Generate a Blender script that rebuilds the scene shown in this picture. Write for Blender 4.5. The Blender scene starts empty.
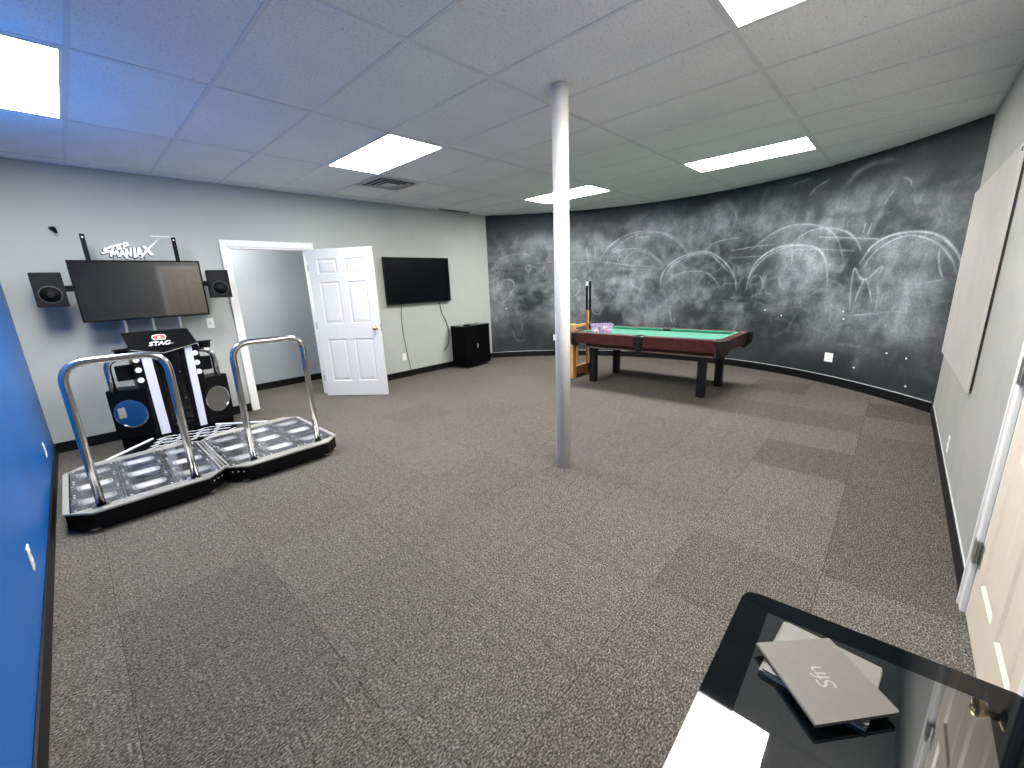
import bpy, bmesh, math, random
import numpy as np
from mathutils import Vector, Matrix
from math import sin, cos, pi, radians, hypot, atan2

random.seed(7)
SC = bpy.context.scene
COL = SC.collection

# ------------------------------------------------------------------ dimensions
CH = 2.731            # ceiling height
YB = 5.967            # back wall face
XL = -0.351           # blue wall face
YR = -0.388           # right wall face
TZ = 0.555            # top of the glossy table
TS = 0.6142           # ceiling tile module
GX, GY = 0.273, 0.845


def curve_x(y):
    u = (y - 2.8) / 3.2
    x = -0.33818*u**4 + 0.10643*u**3 - 1.29021*u**2 - 0.11955*u + 7.36068
    return x + 0.06 * max(0.0, (0.6 - y)) ** 2


# ------------------------------------------------------------------ materials
def new_mat(name):
    m = bpy.data.materials.new(name)
    m.use_nodes = True
    nt = m.node_tree
    b = nt.nodes['Principled BSDF']
    return m, nt, b


def noise(nt, scale, detail=3.0, coord='Object', rough=0.6, vec=None, stretch=None):
    tc = nt.nodes.new('ShaderNodeTexCoord')
    n = nt.nodes.new('ShaderNodeTexNoise')
    n.inputs['Scale'].default_value = scale
    n.inputs['Detail'].default_value = detail
    n.inputs['Roughness'].default_value = rough
    src = tc.outputs[coord]
    if stretch:
        mp = nt.nodes.new('ShaderNodeMapping')
        mp.inputs['Scale'].default_value = stretch
        nt.links.new(src, mp.inputs['Vector'])
        src = mp.outputs['Vector']
    nt.links.new(src, n.inputs['Vector'])
    return n


def ramp(nt, fac, stops):
    r = nt.nodes.new('ShaderNodeValToRGB')
    e = r.color_ramp.elements
    while len(e) < len(stops):
        e.new(0.5)
    for i, (p, c) in enumerate(stops):
        e[i].position = p
        e[i].color = (*c, 1) if len(c) == 3 else c
    nt.links.new(fac, r.inputs['Fac'])
    return r


def bump(nt, b, h, strength, dist=0.01):
    bp = nt.nodes.new('ShaderNodeBump')
    bp.inputs['Strength'].default_value = strength
    bp.inputs['Distance'].default_value = dist
    nt.links.new(h, bp.inputs['Height'])
    nt.links.new(bp.outputs['Normal'], b.inputs['Normal'])


def mat(name, col, rough=0.5, metal=0.0, var=0.06, scale=8.0, bmp=0.0, bscale=60.0, spec=0.5, coat=0.0, alpha=None, trans=0.0, ior=1.5):
    m, nt, b = new_mat(name)
    n = noise(nt, scale)
    lo = tuple(max(0, c * (1 - var)) for c in col)
    hi = tuple(min(1, c * (1 + var)) for c in col)
    r = ramp(nt, n.outputs['Fac'], [(0.3, lo), (0.7, hi)])
    nt.links.new(r.outputs['Color'], b.inputs['Base Color'])
    b.inputs['Roughness'].default_value = rough
    b.inputs['Metallic'].default_value = metal
    b.inputs['Specular IOR Level'].default_value = spec
    b.inputs['Coat Weight'].default_value = coat
    b.inputs['IOR'].default_value = ior
    if trans:
        b.inputs['Transmission Weight'].default_value = trans
    if alpha is not None:
        b.inputs['Alpha'].default_value = alpha
    if bmp:
        n2 = noise(nt, bscale, 4)
        bump(nt, b, n2.outputs['Fac'], bmp)
    return m


M = {}
M['wall_grey'] = mat('painted_wall_grey', (0.385, 0.405, 0.38), 0.75, var=0.05, scale=1.5, bmp=0.15, bscale=180)
M['wall_right'] = mat('painted_wall_right', (0.33, 0.328, 0.31), 0.7, var=0.07, scale=3, bmp=0.15, bscale=160)
M['board_grey'] = mat('painted_board', (0.43, 0.41, 0.385), 0.55, var=0.07, scale=2.5)
M['blue'] = mat('blue_paint', (0.002, 0.118, 0.44), 0.42, var=0.05, scale=2, bmp=0.12, bscale=120)
M['black_base'] = mat('black_vinyl', (0.003, 0.003, 0.004), 0.5, var=0.2, spec=0.25)
M['caulk'] = mat('dusty_caulk', (0.45, 0.47, 0.47), 0.8)
M['white_trim'] = mat('white_trim_paint', (0.76, 0.75, 0.73), 0.35, var=0.02)
M['white_door'] = mat('white_door_paint', (0.58, 0.58, 0.575), 0.4, var=0.02)
M['cream_door'] = mat('cream_door_paint', (0.66, 0.575, 0.46), 0.4, var=0.03)
M['white_plastic'] = mat('white_plastic', (0.82, 0.82, 0.80), 0.35, var=0.02)
M['slot'] = mat('slot_dark', (0.03, 0.03, 0.03), 0.6)
M['brass'] = mat('brass', (0.75, 0.58, 0.28), 0.25, 1.0)
M['steel'] = mat('satin_steel', (0.50, 0.49, 0.46), 0.35, 1.0)
M['chrome'] = mat('chrome', (0.54, 0.53, 0.52), 0.17, 1.0, var=0.02)
M['chrome_dish'] = mat('polished_dish', (0.42, 0.43, 0.44), 0.03, 1.0, var=0.02)
M['black_plastic'] = mat('black_plastic', (0.0025, 0.0025, 0.003), 0.45, spec=0.14)
M['black_gloss'] = mat('black_gloss', (0.003, 0.003, 0.004), 0.10, spec=0.4)
M['black_matte'] = mat('black_matte', (0.0015, 0.0015, 0.002), 0.6, spec=0.06)
M['speaker_grey'] = mat('speaker_charcoal', (0.005, 0.0053, 0.006), 0.6, spec=0.2, bmp=0.3, bscale=300)
M['speaker_ring'] = mat('speaker_ring_grey', (0.022, 0.022, 0.024), 0.5)
M['screen_soft'] = mat('screen_grey_glass', (0.004, 0.0045, 0.006), 0.05, spec=0.6, ior=1.75)
M['screen_dark'] = mat('screen_black_glass', (0.0012, 0.0018, 0.003), 0.25, spec=0.15)
M['white_strip'] = mat('milky_acrylic', (0.60, 0.60, 0.70), 0.25, var=0.02)
M['white_button'] = mat('white_button', (0.72, 0.72, 0.72), 0.3)
M['logo_white'] = mat('logo_white', (0.85, 0.86, 0.85), 0.4)
M['logo_edge'] = mat('logo_dark_edge', (0.05, 0.05, 0.055), 0.5)
M['logo_red'] = mat('logo_red', (0.75, 0.05, 0.06), 0.4)
M['deck_metal'] = mat('brushed_deck_metal', (0.47, 0.45, 0.41), 0.32, 0.45, var=0.12, scale=9)
M['skirt'] = mat('skirt_black', (0.0015, 0.0015, 0.002), 0.5, spec=0.15)
M['rubber'] = mat('rubber', (0.02, 0.02, 0.02), 0.8)
M['pillar'] = mat('pillar_white_paint', (0.84, 0.82, 0.765), 0.5, var=0.05, scale=12, bmp=0.12, bscale=60)
M['maroon'] = mat('maroon_laminate', (0.062, 0.014, 0.011), 0.32, var=0.25, scale=14)
M['maroon_top'] = mat('maroon_rail_top', (0.11, 0.035, 0.025), 0.25, var=0.25, scale=14)
M['tan_wood'] = mat('tan_underboard', (0.30, 0.22, 0.13), 0.6, var=0.2)
M['leather'] = mat('dark_pocket_leather', (0.010, 0.006, 0.005), 0.35, var=0.4, scale=30)
M['black_leg'] = mat('black_painted_leg', (0.005, 0.0055, 0.006), 0.4, spec=0.3)
M['plastic_clear'] = mat('lilac_clear_plastic', (0.62, 0.50, 0.80), 0.15, var=0.03, alpha=0.30)
M['folder'] = mat('grey_cover_card', (0.112, 0.100, 0.083), 0.55, var=0.05, scale=40)
M['folder_light'] = mat('pale_grey_cover_card', (0.155, 0.147, 0.125), 0.5, var=0.05, scale=40)
M['wall_corridor'] = mat('corridor_paint', (0.38, 0.41, 0.44), 0.75, var=0.05, scale=1.5)
M['folder_ink'] = mat('silver_ink', (0.27, 0.27, 0.24), 0.45)
M['paper'] = mat('paper_edge', (0.70, 0.70, 0.68), 0.7)
M['vent_white'] = mat('vent_paint', (0.70, 0.69, 0.70), 0.5)
M['vent_dark'] = mat('vent_shadow_gap', (0.14, 0.14, 0.145), 0.8)
M['grid'] = mat('ceiling_grid_metal', (0.72, 0.73, 0.74), 0.5)
M['chalk_white'] = mat('chalk_white', (0.8, 0.8, 0.8), 0.9)
M['table_gloss'] = mat('table_black_lacquer', (0.002, 0.003, 0.004), 0.03, spec=0.22, var=0.3)
M['table_glass'] = mat('table_glass_screen', (0.006, 0.008, 0.009), 0.02, spec=0.5, ior=2.1)


def wood_mat(name, a, b_, scale=6):
    m, nt, b = new_mat(name)
    n = noise(nt, scale, 4, stretch=(9, 9, 1))
    r = ramp(nt, n.outputs['Fac'], [(0.3, a), (0.7, b_)])
    nt.links.new(r.outputs['Color'], b.inputs['Base Color'])
    b.inputs['Roughness'].default_value = 0.4
    return m


M['oak'] = wood_mat('honey_oak', (0.50, 0.26, 0.09), (0.72, 0.42, 0.17))
M['oak_dark'] = wood_mat('brown_oak', (0.20, 0.08, 0.03), (0.30, 0.13, 0.05))

# felt
m, nt, b = new_mat('green_felt')
n = noise(nt, 220, 3)
r = ramp(nt, n.outputs['Fac'], [(0.3, (0.0, 0.15, 0.085)), (0.7, (0.003, 0.21, 0.125))])
nt.links.new(r.outputs['Color'], b.inputs['Base Color'])
b.inputs['Roughness'].default_value = 0.95
b.inputs['Sheen Weight'].default_value = 0.3
M['felt'] = m

# lamp diffuser
m, nt, b = new_mat('lamp_diffuser')
b.inputs['Base Color'].default_value = (0.9, 0.9, 0.9, 1)
b.inputs['Emission Color'].default_value = (1.0, 0.985, 0.955, 1)
b.inputs['Emission Strength'].default_value = 19.0
M['lamp'] = m

# ceiling tile
m, nt, b = new_mat('mineral_fibre_tile')
n = noise(nt, 75, 3, rough=0.7)
r = ramp(nt, n.outputs['Fac'], [(0.28, (0.50, 0.50, 0.51)), (0.40, (0.84, 0.84, 0.84)), (0.6, (0.91, 0.91, 0.91))])
n3 = noise(nt, 1.1, 2)
r3 = ramp(nt, n3.outputs['Fac'], [(0.35, (0.92, 0.92, 0.93)), (0.65, (1, 1, 1))])
mx = nt.nodes.new('ShaderNodeMixRGB'); mx.blend_type = 'MULTIPLY'; mx.inputs[0].default_value = 1
nt.links.new(r.outputs['Color'], mx.inputs[1]); nt.links.new(r3.outputs['Color'], mx.inputs[2])
nt.links.new(mx.outputs[0], b.inputs['Base Color'])
b.inputs['Roughness'].default_value = 0.9
bump(nt, b, n.outputs['Fac'], 0.4, 0.004)
M['tile'] = m

# carpet
m, nt, b = new_mat('carpet_tile_loop')
at = nt.nodes.new('ShaderNodeVertexColor'); at.layer_name = 'tint'
n1 = noise(nt, 95, 3, rough=0.75, stretch=(1, 1.6, 1))
n2 = noise(nt, 22, 4, rough=0.75)
r1 = ramp(nt, n1.outputs['Fac'], [(0.36, (0.018, 0.017, 0.015)), (0.5, (0.086, 0.079, 0.069)), (0.66, (0.29, 0.265, 0.228))])
r2 = ramp(nt, n2.outputs['Fac'], [(0.3, (0.66, 0.66, 0.66)), (0.7, (1.22, 1.22, 1.22))])
a1 = nt.nodes.new('ShaderNodeMixRGB'); a1.blend_type = 'MULTIPLY'; a1.inputs[0].default_value = 1
a2 = nt.nodes.new('ShaderNodeMixRGB'); a2.blend_type = 'MULTIPLY'; a2.inputs[0].default_value = 1
nt.links.new(r1.outputs['Color'], a1.inputs[1]); nt.links.new(r2.outputs['Color'], a1.inputs[2])
nt.links.new(a1.outputs[0], a2.inputs[1]); nt.links.new(at.outputs['Color'], a2.inputs[2])
nt.links.new(a2.outputs[0], b.inputs['Base Color'])
b.inputs['Roughness'].default_value = 0.95
b.inputs['Specular IOR Level'].default_value = 0.2
bump(nt, b, n1.outputs['Fac'], 0.6, 0.006)
M['carpet'] = m

# chalkboard paint with chalk (colour attribute holds how much chalk lies on it)
m, nt, b = new_mat('chalkboard_paint')
at = nt.nodes.new('ShaderNodeVertexColor'); at.layer_name = 'chalk'
sep = nt.nodes.new('ShaderNodeSeparateColor')
nt.links.new(at.outputs['Color'], sep.inputs['Color'])
n1 = noise(nt, 42, 6, rough=0.85)
mr = nt.nodes.new('ShaderNodeMapRange')
mr.inputs['From Min'].default_value = 0.3; mr.inputs['From Max'].default_value = 0.7
mr.inputs['To Min'].default_value = 0.45; mr.inputs['To Max'].default_value = 1.5
nt.links.new(n1.outputs['Fac'], mr.inputs['Value'])
mu = nt.nodes.new('ShaderNodeMath'); mu.operation = 'MULTIPLY'; mu.use_clamp = True
nt.links.new(sep.outputs[0], mu.inputs[0]); nt.links.new(mr.outputs[0], mu.inputs[1])
mx = nt.nodes.new('ShaderNodeMixRGB')
mx.inputs[1].default_value = (0.011, 0.0150, 0.0175, 1)
mx.inputs[2].default_value = (0.42, 0.45, 0.47, 1)
nt.links.new(mu.outputs[0], mx.inputs[0])
nt.links.new(mx.outputs[0], b.inputs['Base Color'])
b.inputs['Roughness'].default_value = 0.62
b.inputs['Specular IOR Level'].default_value = 0.35
n2 = noise(nt, 90, 3); bump(nt, b, n2.outputs['Fac'], 0.15)
M['chalkboard'] = m


# stage panel graphics: dark glossy acrylic with a soft white lozenge, part print, part lamp reflections painted into the colour
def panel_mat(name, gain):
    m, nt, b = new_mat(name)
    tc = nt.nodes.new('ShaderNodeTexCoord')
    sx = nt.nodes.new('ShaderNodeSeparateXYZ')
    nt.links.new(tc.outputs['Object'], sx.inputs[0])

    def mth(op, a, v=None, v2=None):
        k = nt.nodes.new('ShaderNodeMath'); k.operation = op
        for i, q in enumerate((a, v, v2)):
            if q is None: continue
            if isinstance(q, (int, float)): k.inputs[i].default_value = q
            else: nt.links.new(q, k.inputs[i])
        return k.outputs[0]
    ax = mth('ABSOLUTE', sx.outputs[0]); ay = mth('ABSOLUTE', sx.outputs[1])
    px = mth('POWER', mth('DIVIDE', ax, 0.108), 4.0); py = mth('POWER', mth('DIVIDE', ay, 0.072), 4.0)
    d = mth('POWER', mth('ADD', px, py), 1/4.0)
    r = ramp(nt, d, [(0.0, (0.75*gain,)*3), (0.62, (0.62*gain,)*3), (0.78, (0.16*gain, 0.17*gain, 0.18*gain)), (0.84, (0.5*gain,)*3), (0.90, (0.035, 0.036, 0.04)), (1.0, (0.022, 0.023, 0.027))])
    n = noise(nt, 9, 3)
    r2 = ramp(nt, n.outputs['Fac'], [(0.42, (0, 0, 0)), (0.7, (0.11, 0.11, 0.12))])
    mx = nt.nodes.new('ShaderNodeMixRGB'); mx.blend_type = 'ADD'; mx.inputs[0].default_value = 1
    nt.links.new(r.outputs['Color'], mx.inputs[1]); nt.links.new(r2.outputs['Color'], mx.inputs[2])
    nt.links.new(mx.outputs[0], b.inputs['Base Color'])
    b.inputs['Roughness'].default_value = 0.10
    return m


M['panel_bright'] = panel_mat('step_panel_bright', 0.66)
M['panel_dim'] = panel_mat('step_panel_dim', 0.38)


# ------------------------------------------------------------------ mesh helpers
def link(name, bm, m, parent=None, smooth=False, loc=None):
    me = bpy.data.meshes.new(name)
    bmesh.ops.recalc_face_normals(bm, faces=bm.faces)
    bm.to_mesh(me); bm.free()
    if smooth:
        for p in me.polygons: p.use_smooth = True
    for x in (m if isinstance(m, (list, tuple)) else [m]):
        me.materials.append(x)
    o = bpy.data.objects.new(name, me)
    COL.objects.link(o)
    if loc is not None:
        o.location = loc
    if parent is not None:
        o.parent = parent
    return o


def tag(o, label, cat, group=None, kind=None):
    o['label'] = label; o['category'] = cat
    if group: o['group'] = group
    if kind: o['kind'] = kind
    return o


def thing(name, label, cat, loc=(0, 0, 0), rz=0.0, group=None, kind=None):
    o = bpy.data.objects.new(name, None)
    o.empty_display_size = 0.05
    COL.objects.link(o)
    o.location = loc; o.rotation_euler = (0, 0, rz)
    return tag(o, label, cat, group, kind)


def struct(name, bm, m, parent=None, **k):
    o = link(name, bm, m, parent, **k)
    o['kind'] = 'structure'
    return o


def box(bm, x0, x1, y0, y1, z0, z1, bev=0.0, seg=2, mi=0, mtx=None):
    t = bmesh.new()
    vs = [t.verts.new((x, y, z)) for x in (x0, x1) for y in (y0, y1) for z in (z0, z1)]
    for f in ((0, 1, 3, 2), (4, 6, 7, 5), (0, 4, 5, 1), (2, 3, 7, 6), (0, 2, 6, 4), (1, 5, 7, 3)):
        t.faces.new([vs[i] for i in f])
    if bev > 0:
        bmesh.ops.bevel(t, geom=t.edges[:], offset=bev, segments=seg, profile=0.5, affect='EDGES')
    merge(bm, t, mi, mtx)


def merge(bm, t, mi=0, mtx=None):
    if mtx is not None:
        bmesh.ops.transform(t, matrix=mtx, verts=t.verts)
    mp = {v: bm.verts.new(v.co) for v in t.verts}
    for f in t.faces:
        try:
            g = bm.faces.new([mp[v] for v in f.verts]); g.material_index = mi
        except ValueError:
            pass
    t.free()


def prism(bm, pts, z0, z1, bev=0.0, mi=0, mtx=None, seg=2):
    t = bmesh.new()
    a = [t.verts.new((p[0], p[1], z0)) for p in pts]
    c = [t.verts.new((p[0], p[1], z1)) for p in pts]
    n = len(pts)
    t.faces.new(a[::-1]); t.faces.new(c)
    for i in range(n):
        t.faces.new([a[i], a[(i+1) % n], c[(i+1) % n], c[i]])
    if bev > 0:
        bmesh.ops.bevel(t, geom=t.edges[:], offset=bev, segments=seg, profile=0.5, affect='EDGES')
    merge(bm, t, mi, mtx)


def frustum(bm, b0, b1, z0, z1, mi=0):
    """four-sided taper: b0, b1 = (x0,x1,y0,y1)"""
    t = bmesh.new()
    def ring(b, z): return [t.verts.new(p) for p in ((b[0], b[2], z), (b[1], b[2], z), (b[1], b[3], z), (b[0], b[3], z))]
    a, c = ring(b0, z0), ring(b1, z1)
    t.faces.new(a[::-1]); t.faces.new(c)
    for i in range(4): t.faces.new([a[i], a[(i+1) % 4], c[(i+1) % 4], c[i]])
    merge(bm, t, mi)


def cyl(bm, p0, p1, r0, r1=None, n=20, mi=0, caps=True):
    r1 = r0 if r1 is None else r1
    p0, p1 = Vector(p0), Vector(p1)
    d = (p1 - p0).normalized()
    u = d.orthogonal().normalized(); v = d.cross(u)
    t = bmesh.new()
    A = [t.verts.new(p0 + (u*cos(2*pi*i/n) + v*sin(2*pi*i/n))*r0) for i in range(n)]
    B = [t.verts.new(p1 + (u*cos(2*pi*i/n) + v*sin(2*pi*i/n))*r1) for i in range(n)]
    for i in range(n): t.faces.new([A[i], A[(i+1) % n], B[(i+1) % n], B[i]])
    if caps:
        t.faces.new(A[::-1]); t.faces.new(B)
    merge(bm, t, mi)


def tube(bm, pts, r, n=14, mi=0):
    pts = [Vector(p) for p in pts]
    t = bmesh.new(); rings = []
    up = None
    for i, p in enumerate(pts):
        d = (pts[min(i+1, len(pts)-1)] - pts[max(i-1, 0)]).normalized()
        if up is None:
            u = d.orthogonal().normalized()
        else:
            u = (up - d*up.dot(d)).normalized()
        up = u; v = d.cross(u)
        rings.append([t.verts.new(p + (u*cos(2*pi*k/n) + v*sin(2*pi*k/n))*r) for k in range(n)])
    for A, B in zip(rings, rings[1:]):
        for i in range(n): t.faces.new([A[i], A[(i+1) % n], B[(i+1) % n], B[i]])
    t.faces.new(rings[0][::-1]); t.faces.new(rings[-1])
    merge(bm, t, mi)


def fillet(pts, r, n=8):
    """round the inner corners of a 3-D polyline"""
    pts = [Vector(p) for p in pts]
    out = [pts[0]]
    for a, b_, c in zip(pts, pts[1:], pts[2:]):
        u = (a-b_).normalized(); v = (c-b_).normalized()
        p0 = b_+u*r; p1 = b_+v*r
        for k in range(n+1):
            s = k/n
            out.append(p0*(1-s)**2 + b_*2*s*(1-s) + p1*s*s)
    out.append(pts[-1])
    return out


def lathe(bm, prof, n=24, mi=0, mtx=None):
    t = bmesh.new(); rings = []
    for r, z in prof:
        rings.append([t.verts.new((max(r, 1e-5)*cos(2*pi*k/n), max(r, 1e-5)*sin(2*pi*k/n), z)) for k in range(n)])
    for A, B in zip(rings, rings[1:]):
        for i in range(n): t.faces.new([A[i], A[(i+1) % n], B[(i+1) % n], B[i]])
    t.faces.new(rings[0][::-1]); t.faces.new(rings[-1])
    merge(bm, t, mi, mtx)


def text_bm(bm, s, size, mtx, depth=0.004, mi=0, shear=0.0, offset=0.0, align='CENTER', sx=1.0, spacing=1.0):
    cu = bpy.data.curves.new('lettering', 'FONT')
    cu.body = s; cu.size = size; cu.extrude = depth/2; cu.shear = shear; cu.offset = offset
    cu.align_x = align; cu.align_y = 'CENTER'; cu.space_character = spacing
    cu.resolution_u = 3
    o = bpy.data.objects.new('lettering', cu); COL.objects.link(o)
    bpy.context.view_layer.update()
    me = bpy.data.meshes.new_from_object(o)
    t = bmesh.new(); t.from_mesh(me)
    bpy.data.objects.remove(o); bpy.data.meshes.remove(me)
    bmesh.ops.transform(t, matrix=mtx @ Matrix.Diagonal((sx, 1, 1, 1)), verts=t.verts)
    merge(bm, t, mi)


def frame_mtx(o, x, y):
    """columns: local x, local y, and their normal"""
    x = Vector(x).normalized(); y = Vector(y).normalized(); z = x.cross(y)
    m = Matrix((x, y, z)).transposed().to_4x4(); m.translation = Vector(o)
    return m


B = bmesh.new
CR=(0.6798184206963277, -0.7322519871572083, -0.04066868803232206)
CU=(0.20224015160179945, 0.13387764830307874, 0.9701421011196856)
CF=(0.7049438530564204, 0.6677453126673049, -0.2391032443293301)
STROKES= [[1,0.012,0.55,[[2.15,1.8],[2.29,2.02],[2.56,2.2],[2.92,2.27],[3.27,2.2],[3.54,2.03],[3.71,1.83]]],[1,0.01,0.4,[[2.24,1.68],[2.36,1.93],[2.56,2.11],[2.83,2.22],[3.18,2.24],[3.49,2.12],[3.67,1.92]]],[1,0.01,0.5,[[2.34,1.72],[2.43,1.95],[2.66,1.99],[2.97,1.95],[3.2,1.78],[3.32,1.65]]],[1,0.008,0.35,[[2.55,1.71],[2.7,1.9],[2.89,1.94],[3.11,1.83],[3.27,1.67]]],[1,0.008,0.3,[[2.46,1.69],[2.52,1.87],[2.7,1.95]]],[1,0.012,0.7,[[3.27,1.3],[3.3,1.52],[3.47,1.72],[3.76,1.83],[4.05,1.83],[4.3,1.67],[4.48,1.43],[4.53,1.23]]],[1,0.01,0.5,[[3.33,1.39],[3.43,1.62],[3.72,1.79],[4.05,1.8],[4.26,1.63],[4.43,1.47]]],[1,0.01,0.35,[[3.35,1.34],[3.52,1.49],[3.77,1.54],[4.03,1.51],[4.2,1.36],[4.27,1.23]]],[1,0.01,0.4,[[3.98,1.85],[4.12,1.96],[4.35,2.01],[4.52,2.0]]],[1,0.012,0.3,[[1.48,1.81],[1.81,1.81],[2.2,1.79],[2.76,1.69],[3.3,1.63]]],[1,0.012,0.2,[[0.94,1.82],[1.25,1.84]]],[1,0.008,0.3,[[0.09,1.75],[0.25,1.94],[0.6,2.02],[0.84,1.98]]],[1,0.007,0.4,[[0.73,1.75],[0.81,1.8],[0.83,1.72],[0.76,1.7],[0.75,1.78],[0.91,1.76],[0.96,1.72]]],[1,0.02,0.3,[[0.02,1.52],[0.13,1.54],[0.22,1.46],[0.33,1.54],[0.48,1.5],[0.48,1.35],[0.36,1.18],[0.23,1.09],[0.11,1.17],[0.07,1.32]]],[1,0.01,0.3,[[1.91,2.07],[1.92,1.86]]],[1,0.01,0.3,[[2.06,2.07],[2.08,1.85]]],[1,0.015,0.4,[[1.62,1.45],[1.72,1.49],[1.77,1.4],[1.77,1.28],[1.69,1.18],[1.62,1.16]]],[1,0.03,0.25,[[4.26,2.58],[4.41,2.41],[4.41,2.19],[4.36,2.05]]],[1,0.006,0.6,[[2.79,2.24],[2.83,2.19],[2.8,2.15]]],[1,0.006,0.6,[[2.87,2.19],[2.87,2.15],[2.91,2.19],[2.92,2.15],[2.96,2.18],[3.01,2.16],[3.06,2.17]]],[1,0.008,0.3,[[2.6,1.66],[2.61,1.32]]],[1,0.008,0.3,[[2.6,1.63],[2.94,1.62],[3.3,1.61]]],[1,0.02,0.4,[[2.63,1.41],[2.72,1.43],[2.77,1.34],[2.89,1.27],[2.96,1.2]]],[1,0.006,0.3,[[1.79,0.99],[1.81,0.86],[1.86,0.84]]],[1,0.006,0.3,[[1.91,0.93],[1.94,0.82]]],[1,0.006,0.3,[[2.01,0.96],[2.06,0.83],[2.16,0.81]]],[1,0.006,0.3,[[2.21,0.93],[2.16,0.81]]],[1,0.008,0.4,[[3.44,0.94],[3.5,0.67],[3.56,0.74]]],[1,0.012,0.5,[[4.7,1.81],[4.95,1.99],[5.2,2.08],[5.48,2.07],[5.74,1.98],[5.9,1.82],[6.0,1.59]]],[1,0.014,0.7,[[4.7,1.4],[4.8,1.63],[5.05,1.8],[5.34,1.82],[5.63,1.75],[5.78,1.57],[5.84,1.27]]],[1,0.01,0.5,[[4.68,1.2],[4.73,1.46],[4.95,1.7],[5.3,1.82],[5.6,1.77],[5.75,1.67]]],[1,0.012,0.5,[[5.33,1.88],[5.5,1.98],[5.74,1.99],[5.98,1.92],[6.13,1.8],[6.21,1.67]]],[1,0.013,0.75,[[6.21,1.52],[6.34,1.72],[6.53,1.81],[6.79,1.82],[7.03,1.76],[7.21,1.62],[7.31,1.47],[7.31,1.32]]],[1,0.01,0.6,[[6.25,1.45],[6.38,1.65],[6.6,1.77],[6.8,1.78],[7.04,1.68],[7.21,1.52],[7.29,1.37]]],[1,0.01,0.4,[[5.27,1.76],[5.64,1.74],[6.12,1.68]]],[1,0.01,0.4,[[4.38,1.82],[4.7,1.85],[5.02,1.86]]],[1,0.008,0.35,[[5.65,1.89],[6.39,1.79]]],[1,0.008,0.3,[[4.39,1.72],[4.98,1.71]]],[1,0.01,0.5,[[5.31,1.6],[5.31,1.74],[5.42,1.75],[5.41,1.61]]],[1,0.009,0.6,[[7.07,1.63],[7.09,1.5],[7.13,1.4],[7.16,1.35]]],[1,0.008,0.5,[[7.0,1.3],[7.17,1.33]]],[1,0.01,0.6,[[6.18,0.98],[6.15,1.24],[6.16,1.47],[6.25,1.36],[6.34,1.35],[6.49,1.49],[6.45,1.33]]],[1,0.009,0.6,[[6.21,1.02],[6.26,1.21],[6.31,1.35],[6.38,1.24],[6.44,1.06]]],[1,0.008,0.35,[[6.47,1.3],[6.5,1.12],[6.49,0.94]]],[1,0.012,0.4,[[6.21,0.91],[6.47,0.95],[6.78,1.0]]],[1,0.008,0.4,[[4.73,1.32],[4.76,1.4],[4.84,1.44],[4.9,1.38],[4.93,1.28],[4.9,1.2]]],[1,0.03,0.3,[[5.9,2.44],[6.01,2.57],[6.18,2.62],[6.36,2.61],[6.47,2.58]]],[1,0.01,0.45,[[5.45,2.44],[5.53,2.52],[5.69,2.58]]],[1,0.008,0.4,[[5.21,2.62],[5.41,2.65]]],[1,0.009,0.4,[[6.57,2.39],[6.64,2.35],[6.66,2.29]]],[1,0.012,0.3,[[6.39,2.14],[6.43,2.22],[6.49,2.3]]],[1,0.01,0.4,[[6.2,1.88],[6.21,1.98]]],[1,0.01,0.4,[[6.26,1.85],[6.28,1.97]]],[-1,0.05,0.6,[[5.93,2.05],[6.21,2.1],[6.45,2.1],[6.76,1.98]]],[-1,0.04,0.5,[[5.41,2.11],[5.82,2.13],[6.08,2.08]]],[-1,0.03,0.4,[[6.44,2.03],[6.54,1.93]]],[-1,0.06,0.5,[[5.93,2.38],[6.08,2.53],[6.37,2.56],[6.49,2.51]]],[1,0.009,0.3,[[4.41,2.43],[4.44,2.28],[4.39,2.17]]]]
# ================================================================== SETTING
# floor: one face per carpet tile, each with its own tint
FX, FY, FS = 3.505, 0.105, 0.605
DARK = {}
def tile_of(x, y): return (math.floor((x-FX)/FS), math.floor((y-FY)/FS))
for x, y, v in ((3.8, .4, .80), (3.3, -.1, .80), (3.9, -.1, .84), (2.8, -.1, .78), (5.6, -.1, .72), (5.0, .9, .84), (5.0, .4, .86), (4.4, -.1, .84),
                (.3, 2.3, .86), (.3, 1.75, .9), (2.5, 3.8, .92), (0.7, 2.8, .95), (6.0, .95, .75), (1.8, .4, .86), (2.4, .4, 1.02), (3.3, .4, 1.08), (4.4, .4, 1.1), (3.3, 1.0, 1.08), (3.8, 1.0, 1.0),
                (5.0, -.1, 1.0), (5.6, .4, 1.05), (4.4, .95, 1.06), (2.9, 1.0, .98), (1.3, 1.0, 1.06)):
    DARK[tile_of(x, y)] = v
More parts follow.
